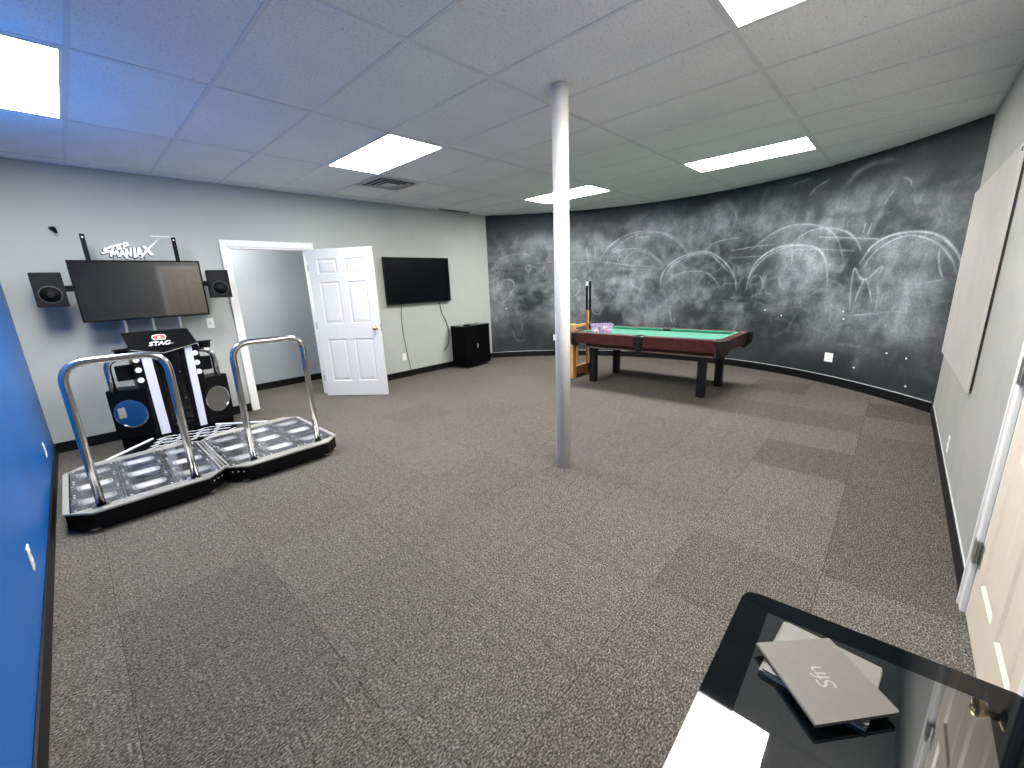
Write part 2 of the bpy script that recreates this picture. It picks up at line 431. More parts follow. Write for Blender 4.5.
def build_floor():
    bm = B(); cl = bm.loops.layers.float_color.new('tint')
    i0, i1 = tile_of(-1.2, 0)[0], tile_of(8.2, 0)[0]
    j0, j1 = tile_of(0, -2.2)[1], tile_of(0, 7.8)[1]
    rnd = random.Random(11)
    g = 0.0012
    for i in range(i0, i1+1):
        for j in range(j0, j1+1):
            x0, y0 = FX+i*FS, FY+j*FS
            v = DARK.get((i, j), rnd.uniform(0.96, 1.05))
            h = rnd.uniform(-0.02, 0.02)
            f = bm.faces.new([bm.verts.new(p) for p in ((x0+g, y0+g, 0), (x0+FS-g, y0+g, 0), (x0+FS-g, y0+FS-g, 0), (x0+g, y0+FS-g, 0))])
            for l in f.loops: l[cl] = (v, v*(1+h/3), v*(1+h), 1)
    x0, x1, y0, y1 = FX+i0*FS, FX+(i1+1)*FS, FY+j0*FS, FY+(j1+1)*FS
    f = bm.faces.new([bm.verts.new(p) for p in ((x0, y0, -.003), (x1, y0, -.003), (x1, y1, -.003), (x0, y1, -.003))])
    for l in f.loops: l[cl] = (.3, .3, .3, 1)
    struct('floor', bm, M['carpet'])
build_floor()

# ceiling and its T-bar grid
bm = B(); box(bm, -1.5, 8.2, -2.2, 7.6, CH, CH+.05); ceil = struct('ceiling', bm, M['tile'])
bm = B()
w = .012
i = -3
while GX + i*TS < 8: 
    x = GX+i*TS
    if x > XL: box(bm, x-w, x+w, YR-.0, YB, CH-.004, CH+.001)
    i += 1
j = -1
while GY + j*2*TS < YB:
    y = GY+j*2*TS
    if y > YR: box(bm, XL, 7.5, y-w*1.15, y+w*1.15, CH-.005, CH+.001)
    j += 1
box(bm, XL, 5.8, YB-.03, YB, CH-.006, CH+.001)   # wall angle
struct('trim_1', bm, M['grid'])

# back wall with the doorway
DX0, DX1, DH = 1.455, 2.385, 2.03
bm = B()
box(bm, XL-.12, DX0, YB, YB+.12, 0, CH); box(bm, DX1, 6.0, YB, YB+.12, 0, CH); box(bm, DX0, DX1, YB, YB+.12, DH, CH)
struct('wall_back', bm, M['wall_grey'])
bm = B(); box(bm, XL-.12, XL, -2.2, YB, 0, CH); struct('wall_left', bm, M['blue'])
# right wall with its doorway
RX0, RX1, RH = 1.53, 2.385, 2.05
bm = B()
box(bm, -.9, RX0, YR-.12, YR, 0, CH); box(bm, RX1, 5.95, YR-.12, YR, 0, CH); box(bm, RX0, RX1, YR-.12, YR, RH, CH)
struct('wall_right', bm, M['wall_right'])

# curved chalkboard wall
def build_curved():
    ys = np.linspace(YB, YR, 4000)
    xs = np.array([curve_x(y) for y in ys])
    S = np.r_[0, np.cumsum(np.hypot(np.diff(xs), np.diff(ys)))]
    L = S[-1]; ns, nz = int(L/.0105), int(CH/.0105)
    sv = np.linspace(0, L, ns+1); X = np.interp(sv, S, xs); Y = np.interp(sv, S, ys); Z = np.linspace(0, CH, nz+1)
    rng = np.random.default_rng(5)
    def fbm(base, octv, ax=1.0, az=1.0):
        out = np.zeros((ns+1, nz+1)); amp = 1; tot = 0
        for o in range(octv):
            fs, fz = base*ax*2**o, base*az*2**o
            gs, gz = int(L*fs)+3, int(CH*fz)+3
            G = rng.random((gs, gz))
            a = sv*fs; c = Z*fz; ia = a.astype(int); ic = c.astype(int)
            ta = a-ia; tc = c-ic; ta = ta*ta*(3-2*ta); tc = tc*tc*(3-2*tc)
            v = (G[ia][:, ic]*(1-ta)[:, None]*(1-tc)[None] + G[ia+1][:, ic]*ta[:, None]*(1-tc)[None]
                 + G[ia][:, ic+1]*(1-ta)[:, None]*tc[None] + G[ia+1][:, ic+1]*ta[:, None]*tc[None])
            out += amp*v; tot += amp; amp *= .58
        return out/tot
    SS, ZZ = np.meshgrid(sv, Z, indexing='ij')
    sm = lambda a, b, x: np.clip((x-a)/(b-a), 0, 1)**2*(3-2*np.clip((x-a)/(b-a), 0, 1))
    env = sm(.25, 1.0, ZZ)*(1-sm(2.15, 2.62, ZZ+0.12*np.sin(SS*1.3)))
    env *= 1-.55*sm(6.7, 7.35, SS)
    env *= 0.75+.25*sm(1.5, 3.0, SS)
    env = env*.85+.15
    n1 = fbm(1.3, 6); n2 = fbm(7, 4, ax=1.3, az=.9); n3 = fbm(2.6, 5, ax=.6, az=2.2)
    ck = env*(np.clip((n1-.33)*2.4, 0, 1)*.34 + np.clip((n2-.42)*2.6, 0, 1)*.20*np.clip((n1-.25)*3, 0, 1) + np.clip((n3-.48)*3, 0, 1)*.16)
    def stroke(pts, w, a, sign, soft=1.0, rough=0.0):
        nonlocal ck
        P = np.array(pts, float)
        # Catmull-Rom resample
        if len(P) > 2:
            Q = []
            E_ = np.vstack([2*P[0]-P[1], P, 2*P[-1]-P[-2]])
            for i in range(1, len(E_)-2):
                for t in np.linspace(0, 1, 8, endpoint=False):
                    p0, p1, p2, p3 = E_[i-1:i+3]
                    Q.append(.5*((2*p1)+(-p0+p2)*t+(2*p0-5*p1+4*p2-p3)*t*t+(-p0+3*p1-3*p2+p3)*t**3))
            Q.append(P[-1]); P = np.array(Q)
        m_ = w*2.5
        a0 = max(0, int((P[:, 0].min()-m_)/L*ns)); a1 = min(ns, int((P[:, 0].max()+m_)/L*ns)+1)
        c0 = max(0, int((P[:, 1].min()-m_)/CH*nz)); c1 = min(nz, int((P[:, 1].max()+m_)/CH*nz)+1)
        if a1 <= a0 or c1 <= c0: return
        s_, z_ = SS[a0:a1+1, c0:c1+1], ZZ[a0:a1+1, c0:c1+1]
        K_ = np.zeros(s_.shape); nseg = len(P)-1; ph = P[0, 0]*7
        for q_, (A, C) in enumerate(zip(P, P[1:])):
            d = C-A; t = np.clip(((s_-A[0])*d[0]+(z_-A[1])*d[1])/max(d@d, 1e-9), 0, 1)
            f_ = (q_+.5)/nseg
            am = min(1, .25+f_/.22, .25+(1-f_)/.22)*(.78+.22*sin(ph+q_*.55)) if w < .016 else min(1, .15+f_/.3, .15+(1-f_)/.3)
            K_ = np.maximum(K_, am*np.exp(-(np.hypot(s_-A[0]-t*d[0], z_-A[1]-t*d[1])/w)**2*1.1))
        k = K_*a
        if rough: k = k*(1-rough+rough*2*n2[a0:a1+1, c0:c1+1])
        sub = ck[a0:a1+1, c0:c1+1]
        if sign > 0: sub += k*(1-sub)
        else: sub *= (1-k)
    # wiped and smeared patches, each a few hand-wide sweeps
    rr = random.Random(21)
    for k in range(520):
        s0 = rr.uniform(.1, 7.2); z0 = rr.gauss(1.45, .48)
        if z0 < .25 or z0 > 2.5: continue
        if s0 > 6.9 and rr.random() < .6: continue
        th = rr.choice([rr.gauss(pi/2, .4), rr.gauss(0.0, .3), rr.gauss(0.7, .5), rr.uniform(0, pi)])
        ln = rr.uniform(.08, .42); bend = rr.uniform(-.14, .14)
        c_, n_ = (cos(th), sin(th)), (-sin(th), cos(th))
        pts = [(s0+c_[0]*ln*(t-.5)+n_[0]*bend*(1-4*(t-.5)**2), z0+c_[1]*ln*(t-.5)+n_[1]*bend*(1-4*(t-.5)**2)) for t in (0, .25, .5, .75, 1)]
        if rr.random() < .68: stroke(pts, rr.choice([rr.uniform(.010, .02), rr.uniform(.03, .07)]), rr.uniform(.04, .14), 1, rough=1.0)
        else: stroke(pts, rr.uniform(.02, .06), rr.uniform(.12, .4), -1)
    for k in range(75):   # thin scribbles
        s0 = rr.uniform(.1, 7.2); z0 = rr.gauss(1.3, .4)
        if z0 < .3 or z0 > 2.4: continue
        pts = [(s0, z0)]
        for q in range(rr.randint(2, 5)): pts.append((pts[-1][0]+rr.uniform(-.08, .1), pts[-1][1]+rr.uniform(-.09, .09)))
        stroke(pts, rr.uniform(.005, .007), rr.uniform(.06, .20), 1, rough=.8)
    # broad pale swirls
    for (s0, z0, rx, rz, a, w_) in ((.45, 1.95, .3, .3, .10, .08), (.3, 1.35, .22, .14, .20, .07), (.95, 2.1, .25, .2, .10, .06), (3.95, 2.15, .3, .32, .17, .09), (2.45, 2.2, .35, .2, .09, .08), (2.85, 1.25, .28, .25, .22, .09),
                                    (3.0, 1.4, .2, .2, .15, .08), (4.9, 2.2, .25, .25, .13, .07), (5.5, 1.5, .3, .3, .15, .08), (6.7, 1.45, .35, .3, .16, .10), (6.3, 2.1, .5, .3, .12, .10), (6.9, 1.15, .3, .2, .14, .09), (3.6, 1.2, .3, .3, .10, .08), (4.2, 2.3, .25, .25, .12, .06)):
        for q in range(3):
            pts = [(s0+rx*(1-.3*q)*cos(t)+rr.uniform(-.03, .03), z0+rz*(1-.3*q)*sin(t)+rr.uniform(-.03, .03)) for t in np.linspace(rr.uniform(-1, 1), rr.uniform(4, 5.5), 12)]
            stroke(pts, w_, a*.6, 1, rough=1.0)
    for sg, w_, a, pts in STROKES:
        stroke(pts, max(w_*.72, .0070) if w_ < .016 else w_, min(1, a*1.3 if w_ < .016 else a*.75), sg, rough=.8 if sg > 0 else 0)
        if sg > 0 and w_ < .015: stroke([(p[0]+.02, p[1]-.02) for p in pts], .03, a*.12, 1, rough=.6)
    ck = np.clip(ck, 0, 1)
    # mesh
    W = .10
    nv = (ns+1)*(nz+1)
    co = np.zeros((nv, 3)); co[:, 0] = np.repeat(X, nz+1); co[:, 1] = np.repeat(Y, nz+1); co[:, 2] = np.tile(Z, ns+1)
    I, J = np.meshgrid(np.arange(ns), np.arange(nz), indexing='ij'); I = I.ravel(); J = J.ravel()
    a = I*(nz+1)+J
    F = np.stack([a, a+1, a+nz+2, a+nz+1], 1)
    me = bpy.data.meshes.new('wall_curved')
    me.vertices.add(nv); me.vertices.foreach_set('co', co.ravel())
    me.loops.add(F.size); me.loops.foreach_set('vertex_index', F.ravel().astype(np.int32))
    me.polygons.add(len(F)); me.polygons.foreach_set('loop_start', (np.arange(len(F))*4).astype(np.int32))
    me.update(calc_edges=True); me.validate()
    ca = me.color_attributes.new('chalk', 'FLOAT_COLOR', 'POINT')
    c4 = np.ones((nv, 4), np.float32); c4[:, :3] = ck.ravel()[:, None]
    ca.data.foreach_set('color', c4.ravel())
    me.materials.append(M['chalkboard'])
    for p in me.polygons: p.use_smooth = True
    o = bpy.data.objects.new('wall_curved', me); COL.objects.link(o); o['kind'] = 'structure'
    sd = o.modifiers.new('thick', 'SOLIDIFY'); sd.thickness = .10; sd.offset = 1.0 
    return S, xs, ys
CS, CXS, CYS = build_curved()

def on_curve(s):
    return float(np.interp(s, CS, CXS)), float(np.interp(s, CS, CYS))

# baseboards
bh = .105
bm = B(); box(bm, XL, DX0-.075, YB-.012, YB, 0, bh, .003); box(bm, DX1+.085, 5.75, YB-.012, YB, 0, bh, .003); struct('baseboard_back', bm, M['black_base'])
bm = B(); box(bm, XL, XL+.012, -2.2, YB-.012, 0, bh, .003); struct('baseboard_left', bm, M['black_base'])
bm = B(); box(bm, RX1+.075, 5.74, YR, YR+.012, 0, bh, .003); box(bm, -.9, RX0-.075, YR, YR+.012, 0, bh, .003); struct('baseboard_right', bm, M['black_base'])
def strip(name, z0, z1, off0, off1, m):
    bm = B(); rows = []
    for s in np.linspace(.02, CS[-1]-.02, 120):
        x, y = on_curve(s); x2, y2 = on_curve(min(s+.01, CS[-1])); x1, y1 = on_curve(max(s-.01, 0))
        d = Vector((x2-x1, y2-y1)).normalized(); nrm = Vector((d.y, -d.x))
        if nrm.dot(Vector((2.5, 2.8))-Vector((x, y))) < 0: nrm = -nrm
        p0 = Vector((x, y))+nrm*off0; p1 = Vector((x, y))+nrm*off1
        rows.append([bm.verts.new(v) for v in ((p0.x, p0.y, z0), (p1.x, p1.y, z0), (p1.x, p1.y, z1), (p0.x, p0.y, z1))])
    for a, c in zip(rows, rows[1:]):
        for k in range(4): bm.faces.new([a[k], a[(k+1) % 4], c[(k+1) % 4], c[k]])
    bm.faces.new(rows[0]); bm.faces.new(rows[-1][::-1])
    struct(name, bm, m)
strip('baseboard_curved', 0, bh, 0.0, .012, M['black_base'])
strip('trim_2', bh, bh+.007, 0.0, .008, M['caulk'])
bm = B(); box(bm, RX1+.075, 5.74, YR, YR+.006, bh, bh+.006); struct('trim_3', bm, M['caulk'])

# corridor behind the doorway
bm = B(); box(bm, -.6, 4.4, 7.15, 7.27, 0, CH); struct('wall_corridor', bm, M['wall_corridor'])
bm = B(); box(bm, -.6, -.48, YB+.12, 7.15, 0, CH); struct('wall_corridor_left', bm, M['wall_corridor'])
bm = B(); box(bm, 4.28, 4.4, YB+.12, 7.15, 0, CH); struct('wall_corridor_right', bm, M['wall_corridor'])
bm = B(); box(bm, -.48, 4.28, 7.138, 7.15, 0, bh, .003); struct('baseboard_corridor', bm, M['black_base'])


def casing(name, x0, x1, h, yface, out, w=.075, t=.018):
    """door casing on a wall face; out = +1/-1: direction the trim stands out along y; returns the object"""
    bm = B()
    y0, y1 = sorted((yface, yface+out*t)); ya, yb = sorted((yface+out*t, yface+out*(t+.006)))
    for a, c, d, e in ((x0-w, x0, 0, h+w), (x1, x1+w, 0, h+w), (x0, x1, h, h+w)):
        box(bm, a, c, y0, y1, d, e, .004)
    for a, c, d, e in ((x0-w+.004, x0-w+.022, .002, h+w-.004), (x1+w-.022, x1+w-.004, .002, h+w-.004), (x0-w+.022, x1+w-.022, h+w-.022, h+w-.004)):
        box(bm, a, c, ya, yb, d, e, .002)
    # jamb lining
    yy0, yy1 = sorted((yface, yface-out*.12))
    box(bm, x0, x0+.02, yy0, yy1, 0, h); box(bm, x1-.02, x1, yy0, yy1, 0, h); box(bm, x0+.02, x1-.02, yy0, yy1, h-.02, h)
    return bm


def door_leaf(name, W, H, m, parent):
    """leaf in local space: hinge at x=0, spans +x, thickness 0..-0.035 in y, front face at y=-0.035 and back at 0; six raised panels on both faces"""
    T = .035
    st, mid = .115*W/.86, .10*W/.86
    cols = [(st, (W-mid)/2), ((W+mid)/2, W-st)]
    rows = [(.215, .82), (1.03, 1.60), (1.70, 1.90)]
    rows = [(a*H/2.03, c*H/2.03) for a, c in rows]
    bm = B()
    xs = [0, cols[0][0], cols[0][1], cols[1][0], cols[1][1], W]
    zs = [0] + [v for r_ in rows for v in r_] + [H]
    for (yf, sgn) in ((-T, -1), (0, 1)):
        for i in range(5):
            for j in range(7):
                x0, x1, z0, z1 = xs[i], xs[i+1], zs[j], zs[j+1]
                if i in (1, 3) and j in (1, 3, 5):
                    # moulded sunken panel with raised field
                    prev = [(x0, yf, z0), (x1, yf, z0), (x1, yf, z1), (x0, yf, z1)]
                    for ins, dep in ((.012, .009), (.020, .009), (.045, .002)):
                        cur = [(x0+ins, yf-sgn*dep, z0+ins), (x1-ins, yf-sgn*dep, z0+ins), (x1-ins, yf-sgn*dep, z1-ins), (x0+ins, yf-sgn*dep, z1-ins)]
                        for k in range(4):
                            bm.faces.new([bm.verts.new(p) for p in (prev[k], prev[(k+1) % 4], cur[(k+1) % 4], cur[k])])
                        prev = cur
                    bm.faces.new([bm.verts.new(p) for p in prev])
                else:
                    bm.faces.new([bm.verts.new(p) for p in ((x0, yf, z0), (x1, yf, z0), (x1, yf, z1), (x0, yf, z1))])
    for a, c in (((0, 0), (W, 0)), ((0, H), (W, H))):
        bm.faces.new([bm.verts.new(p) for p in ((a[0], 0, a[1]), (c[0], 0, c[1]), (c[0], -T, c[1]), (a[0], -T, a[1]))])
    for x in (0, W):
        bm.faces.new([bm.verts.new(p) for p in ((x, 0, 0), (x, -T, 0), (x, -T, H), (x, 0, H))])
    bmesh.ops.remove_doubles(bm, verts=bm.verts, dist=1e-5)
    return link(name, bm, m, parent)


def knob(parent, x, z, T=.035):
    for sgn, y in ((1, 0), (-1, -T)):
        bm = B()
        mt = Matrix.Translation((x, y, z)) @ Matrix.Rotation(-sgn*pi/2, 4, 'X')
        lathe(bm, [(.001, 0), (.031, 0), (.031, .004), (.013, .010), (.011, .030), (.022, .040), (.028, .052), (.024, .064), (.010, .069), (.001, .070)], 24, mtx=mt)
        o = link('door_handle', bm, M['brass'], parent, smooth=True)
        o['label'] = 'round brass door knob'


# door_1: white six panel leaf swung wide open into the room
d1 = bpy.data.objects.new('door_1', None); COL.objects.link(d1); d1['kind'] = 'structure'
o = link('door_frame', casing('f', DX0, DX1, DH, YB, -1), M['white_trim'], d1)
ang = atan2(-.70, .545)
leaf = door_leaf('door_leaf', .893, 2.0, M['white_door'], d1)
leaf.location = (2.343, 5.862, .010); leaf.rotation_euler = (0, 0, ang)
knob(leaf, .893-.065, .94)
bm = B(); box(bm, .892, .8945, -.029, -.006, .90, .99); o = link('latch_plate', bm, M['brass'], leaf)
for z in (.25, 1.0, 1.78):
    bm = B(); cyl(bm, (2.352, YB-.075, z-.045), (2.352, YB-.075, z+.045), .008, n=10); box(bm, 2.352, 2.356, YB-.075, YB+.02, z-.045, z+.045)
    link('hinge', bm, M['steel'], d1)

# door_2: closed cream door in the right wall
d2 = bpy.data.objects.new('door_2', None); COL.objects.link(d2); d2['kind'] = 'structure'
link('door_frame', casing('f', RX0, RX1, RH, YR, 1, w=.072), M['white_trim'], d2)
leaf = door_leaf('door_leaf', RX1-RX0-.046, 2.015, M['cream_door'], d2)
leaf.location = (RX1-.023, YR-.034, .008); leaf.rotation_euler = (0, 0, pi)
knob(leaf, RX1-RX0-.046-.065, .93)
for z in (.30, 1.07, 1.80):
    bm = B(); cyl(bm, (RX1-.006, YR+.010, z-.05), (RX1-.006, YR+.010, z+.05), .008, n=10); box(bm, RX1-.02, RX1+.028, YR+.0185, YR+.021, z-.05, z+.05); box(bm, RX1-.05, RX1-.008, YR+.001, YR+.004, z-.05, z+.05)
    link('hinge', bm, M['steel'], d2)


# ================================================================== LIGHTS
def troffer(x0, x1, y0, y1, label, z=CH):
    t = thing('ceiling_light', label, 'ceiling light', ((x0+x1)/2, (y0+y1)/2, z), group='recessed ceiling light panels')
    w_, d_ = (x1-x0)/2, (y1-y0)/2
    bm = B(); f = .018
    for a in ((-w_, w_, -d_, -d_+f), (-w_, w_, d_-f, d_), (-w_, -w_+f, -d_+f, d_-f), (w_-f, w_, -d_+f, d_-f)):
        box(bm, *a, -.008, -.0005)
    link('frame', bm, M['white_trim'], t)
    bm = B(); box(bm, -w_+f, w_-f, -d_+f, d_-f, -.005, -.0005)
    link('diffuser', bm, M['lamp'], t)
    return t
tx = lambda i: GX+i*TS
ty = lambda j: GY+j*2*TS
g = .014
troffer(tx(-1)+g, tx(0)-g, ty(2)+g, ty(3)-g, 'lit rectangular ceiling panel beside the blue wall')
troffer(tx(3)+g, tx(4)-g, ty(2)+g, ty(3)-g, 'lit rectangular ceiling panel next to the square air vent')
troffer(tx(8)+g, tx(9)-g, ty(2)+g, ty(3)-g, 'lit rectangular ceiling panel seen behind the white post')
troffer(tx(8)+g, tx(9)-g, ty(0)+g, ty(1)-g, 'lit rectangular ceiling panel near the chalk wall, above the pool table end')
troffer(tx(2)+g, tx(4)-g, ty(0)-TS+g, ty(0)-g, 'lit ceiling panel cut off by the top of the picture')
# corridor light, off to the left beyond the doorway
troffer(1.0, 1.58, 6.2, 6.85, 'lit ceiling panel in the corridor behind the open doorway')

# air diffuser
t = thing('air_vent', 'square white louvred air vent in the ceiling beside a light panel', 'air vent', ((tx(4)+tx(5))/2, ty(3)+TS/2, CH))
bm = B(); q = TS/2-.014
box(bm, -q, q, -q, q, -.002, -.0005); link('backing', bm, M['vent_dark'], t)
for k, (a, c) in enumerate(((q, q-.055), (q-.085, q-.125), (q-.15, q-.19), (q-.215, .0))):
    bm = B(); z0, z1 = -.004, -.016-.002*k
    if c <= 0:
        box(bm, -a, a, -a, a, z1, z1+.006)
    else:
        tt = bmesh.new()
        A = [tt.verts.new(p) for p in ((-a, -a, z1), (a, -a, z1), (a, a, z1), (-a, a, z1))]
        C = [tt.verts.new(p) for p in ((-c, -c, z0-.008*(k > 0)), (c, -c, z0-.008*(k > 0)), (c, c, z0-.008*(k > 0)), (-c, c, z0-.008*(k > 0)))]
        if k == 0:
            for v in A: v.co.z = -.004
            for v in C: v.co.z = -.012
        for i in range(4): tt.faces.new([A[i], A[(i+1) % 4], C[(i+1) % 4], C[i]])
        bmesh.ops.solidify(tt, geom=tt.faces[:], thickness=.002)
        merge(bm, tt)
    link('louvre', bm, M['vent_white'], t)
bm = B(); box(bm, 4.62, 5.28, YB-.11, YB-.05, CH-.006, CH-.0005)
box(bm, 4.62, 5.28, YB-.118, YB-.11, CH-.010, CH-.0005); box(bm, 4.62, 5.28, YB-.05, YB-.042, CH-.010, CH-.0005)
tag(link('slot_vent', bm, M['vent_dark']), 'narrow dark slot in the ceiling edge above the back wall', 'vent')

# support post
bm = B(); lathe(bm, [(.056, 0.001), (.056, CH-.001)], 40)
bm2 = link('support_post', bm, M['pillar'], smooth=False, loc=(2.53, 1.845, 0))
for p in bm2.data.polygons: p.use_smooth = len(p.vertices) == 4
tag(bm2, 'round white painted steel post standing in the middle of the room', 'post', kind='thing')


# ================================================================== WALL FITTINGS
def plate(name, label, cat, loc, rz, kind_='outlet', group=None):
    """local: face looks along -y"""
    t = thing(name, label, cat, loc, rz, group)
    bm = B(); box(bm, -.036, .036, -.006, -.0005, -.058, .058, .003); link('cover_plate', bm, M['white_plastic'], t)
    if kind_ == 'outlet':
        for z in (-.024, .024):
            bm = B(); box(bm, -.017, .017, -.0085, -.006, z-.015, z+.015, .002)
            for x in (-.007, .007): box(bm, x-.0015, x+.0015, -.0092, -.0084, z-.004, z+.006, mi=1)
            box(bm, -.002, .002, -.0092, -.0084, z-.011, z-.007, mi=1)
            link('socket', bm, [M['white_plastic'], M['slot']], t)
    else:
        bm = B(); box(bm, -.005, .005, -.017, -.006, -.004, .012, .002); link('toggle', bm, M['white_plastic'], t)
        bm = B(); box(bm, -.008, .008, -.0075, -.006, -.014, .014, .001); link('surround', bm, M['speaker_ring'], t)
    return t
plate('light_switch', 'white light switch on the grey wall left of the doorway', 'light switch', (1.135, YB, 1.155), 0, 'switch')
plate('wall_outlet', 'white wall outlet below the smaller wall television', 'outlet', (3.70, YB, .34), 0)
plate('wall_outlet', 'white wall outlet low on the blue wall, the nearer one', 'outlet', (XL, 2.83, .31), pi/2)
plate('wall_outlet', 'white wall outlet low on the blue wall by the dance platform', 'outlet', (XL, 4.96, .30), pi/2)
plate('wall_outlet', 'white wall outlet on the right wall below the grey board', 'outlet', (4.05, YR, .24), pi)
def curve_plate(s, z, label, wide=1.0):
    x, y = on_curve(s); x2, y2 = on_curve(s+.02); x1, y1 = on_curve(s-.02)
    rz = atan2(y2-y1, x2-x1)
    # local -y must face the room
    n_ = Vector((sin(rz), -cos(rz)))
    if n_.dot(Vector((2.5-x, 2.8-y))) < 0: rz += pi; n_ = -n_
    t = plate('wall_outlet', label, 'outlet', (x+n_.x*.001, y+n_.y*.001, z), rz)
    t.scale = (wide, 1, 1.0)
curve_plate(6.0, .35, 'wide white wall outlet low on the chalk wall right of the pool table', 1.6)
curve_plate(1.29, .37, 'white wall outlet on the chalk wall half hidden by the white post')

# grey board on the right wall
t = thing('wall_board', 'large flat grey board fixed to the right wall beside the chalk wall', 'board', (4.62, YR, .69))
FM = frame_mtx((0, 0, 0), (-1, 0, 0), (0, 0, 1))      # normal looks into the room (+y)
bm = B(); prism(bm, [(-1.20, -.055), (1.03, 0.02), (1.03, 1.40), (-1.20, 1.40)], .012, .019, .001, mtx=FM); link('panel', bm, M['board_grey'], t)
bm = B(); prism(bm, [(-1.20, -.055), (-1.188, -.054), (-1.188, 1.40), (-1.20, 1.40)], .0192, .0205, mtx=FM); link('edge_trim', bm, M['white_trim'], t)
bm = B(); prism(bm, [(-1.185, -.03), (1.02, 0.04), (1.02, 1.38), (-1.185, 1.38)], .0005, .0118, mtx=FM); link('backing', bm, M['slot'], t)  # dark filler painting in the shadow of the gap behind the board
bm = B(); lathe(bm, [(.001, .0192), (.012, .0192), (.010, .023), (.001, .024)], 10, mtx=FM @ Matrix.Translation((1.00, 1.36, 0))); link('screw', bm, M['slot'], t)

# small black bracket high on the wall
bm = B(); cyl(bm, (.06, YB, 2.15), (.075, YB-.05, 2.14), .017, .020, 14); cyl(bm, (.075, YB-.05, 2.14), (.085, YB-.085, 2.105), .018, .012, 14)
tag(link('cable_grommet', bm, M['black_plastic']), 'small black plastic stub sticking out high on the grey wall', 'fitting')
# ================================================================== DANCE GAME: TOWER
def R_(x, y, z, rz=0): return Matrix.Translation((x, y, z)) @ Matrix.Rotation(rz, 4, 'Z')
TY = 5.20
tw = thing('dance_game_tower', 'black game tower with two white strips standing behind the dance platforms', 'game machine', (.585, 5.35, 0))
tw_o = Vector((.585, 5.35, 0))
def tp(name, bm, m, parent=None, **k):
    """part of the tower, modelled in world space"""
    bmesh.ops.translate(bm, vec=-tw_o, verts=bm.verts)
    return link(name, bm, m, parent or tw, **k)
bm = B()
box(bm, .325, .845, TY+.03, TY+.40, 0.001, 1.0, .006)
box(bm, .325, .40, TY+.005, TY+.03, .14, 1.0, .004); box(bm, .785, .845, TY+.005, TY+.03, .14, 1.0, .004)
box(bm, .47, .50, TY+.005, TY+.03, .14, .96, .003); box(bm, .69, .72, TY+.005, TY+.03, .14, .96, .003)
tp('body', bm, M['black_plastic'])
bm = B(); box(bm, .505, .685, TY+.022, TY+.0298, .20, .93); tp('front_glass', bm, M['black_gloss'])
for z in (.74, .47):
    bm = B(); cyl(bm, (.655, TY+.022, z), (.655, TY+.014, z), .009, n=12); tp('bolt', bm, M['chrome'])
for x0, x1, xb in ((.392, .466, .008), (.728, .790, -.012)):
    bm = B(); t_ = bmesh.new()
    zt_ = .935 if x0 < .5 else .985
    box(t_, x0, x1, TY-.008, TY+.028, .15, zt_, .004)
    for v in t_.verts:
        k = 1-(v.co.z-.15)/.8; v.co.x += xb*k
    merge(bm, t_); o = tp('light_strip', bm, M['white_strip']); o['label'] = 'milky white vertical light strip'
for x, zs in ((.352, (.908, .811, .713)), (.808, (.909, .811, .716))):
    for z in zs:
        bm = B(); cyl(bm, (x, TY+.006, z), (x, TY-.010, z), .026, .023, 20); o = tp('button', bm, M['white_button']); o['label'] = 'round white button'
# marquee: tilted black header with a bent lower edge
bm = B()
F = [(.305, 5.24, 1.160), (.795, 5.24, 1.158), (.843, 5.175, 1.015), (.56, 5.149, .955), (.326, 5.175, 1.012)]
K = [(.305, 5.36, 1.160), (.795, 5.36, 1.158), (.835, 5.36, 1.0), (.56, 5.36, .955), (.335, 5.36, 1.0)]
fv = [bm.verts.new(p) for p in F]; kv = [bm.verts.new(p) for p in K]
bm.faces.new(fv[:2]+[fv[2], fv[3]]); bm.faces.new([fv[0], fv[3], fv[4]]); bm.faces.new(kv[::-1])
for i in range(5): bm.faces.new([fv[i], kv[i], kv[(i+1) % 5], fv[(i+1) % 5]])
mq = tp('marquee', bm, M['black_matte'])
bm = B(); tube(bm, [(.326, 5.172, 1.008), (.56, 5.146, .951), (.843, 5.172, 1.011)], .004, 6); tp('marquee_edge', bm, M['steel'], mq)
nx = Vector((1, 0, 0)); ny = Vector((0, .065, .145)).normalized()
c0 = Vector((.555, 5.176, 1.075))
mt = frame_mtx(c0+Vector((0, -.010, .026)), nx, ny)
em = [(-.055, 0), (-.048, .022), (-.02, .030), (.02, .030), (.048, .022), (.055, 0), (.042, -.024), (-.042, -.024)]
bm = B(); prism(bm, em, 0, .002, mtx=mt); prism(bm, [(x*.86, y*.78) for x, y in em], .002, .0035, mi=1, mtx=mt)
lathe(bm, [(.012, .0035), (.010, .0045)], 12, mtx=mt)
tp('emblem', bm, [M['logo_white'], M['logo_red']], mq)
bm = B(); text_bm(bm, 'STAC', .052, frame_mtx(c0+Vector((-.012, -.022, -.030)), nx, ny), .003, shear=.3, offset=.0015, sx=1.25)
prism(bm, [(.07, -.010), (.115, -.012), (.07, -.002)], 0, .002, mtx=frame_mtx(c0+Vector((-.012, -.022, -.030)), nx, ny))
tp('lettering', bm, M['logo_white'], mq)
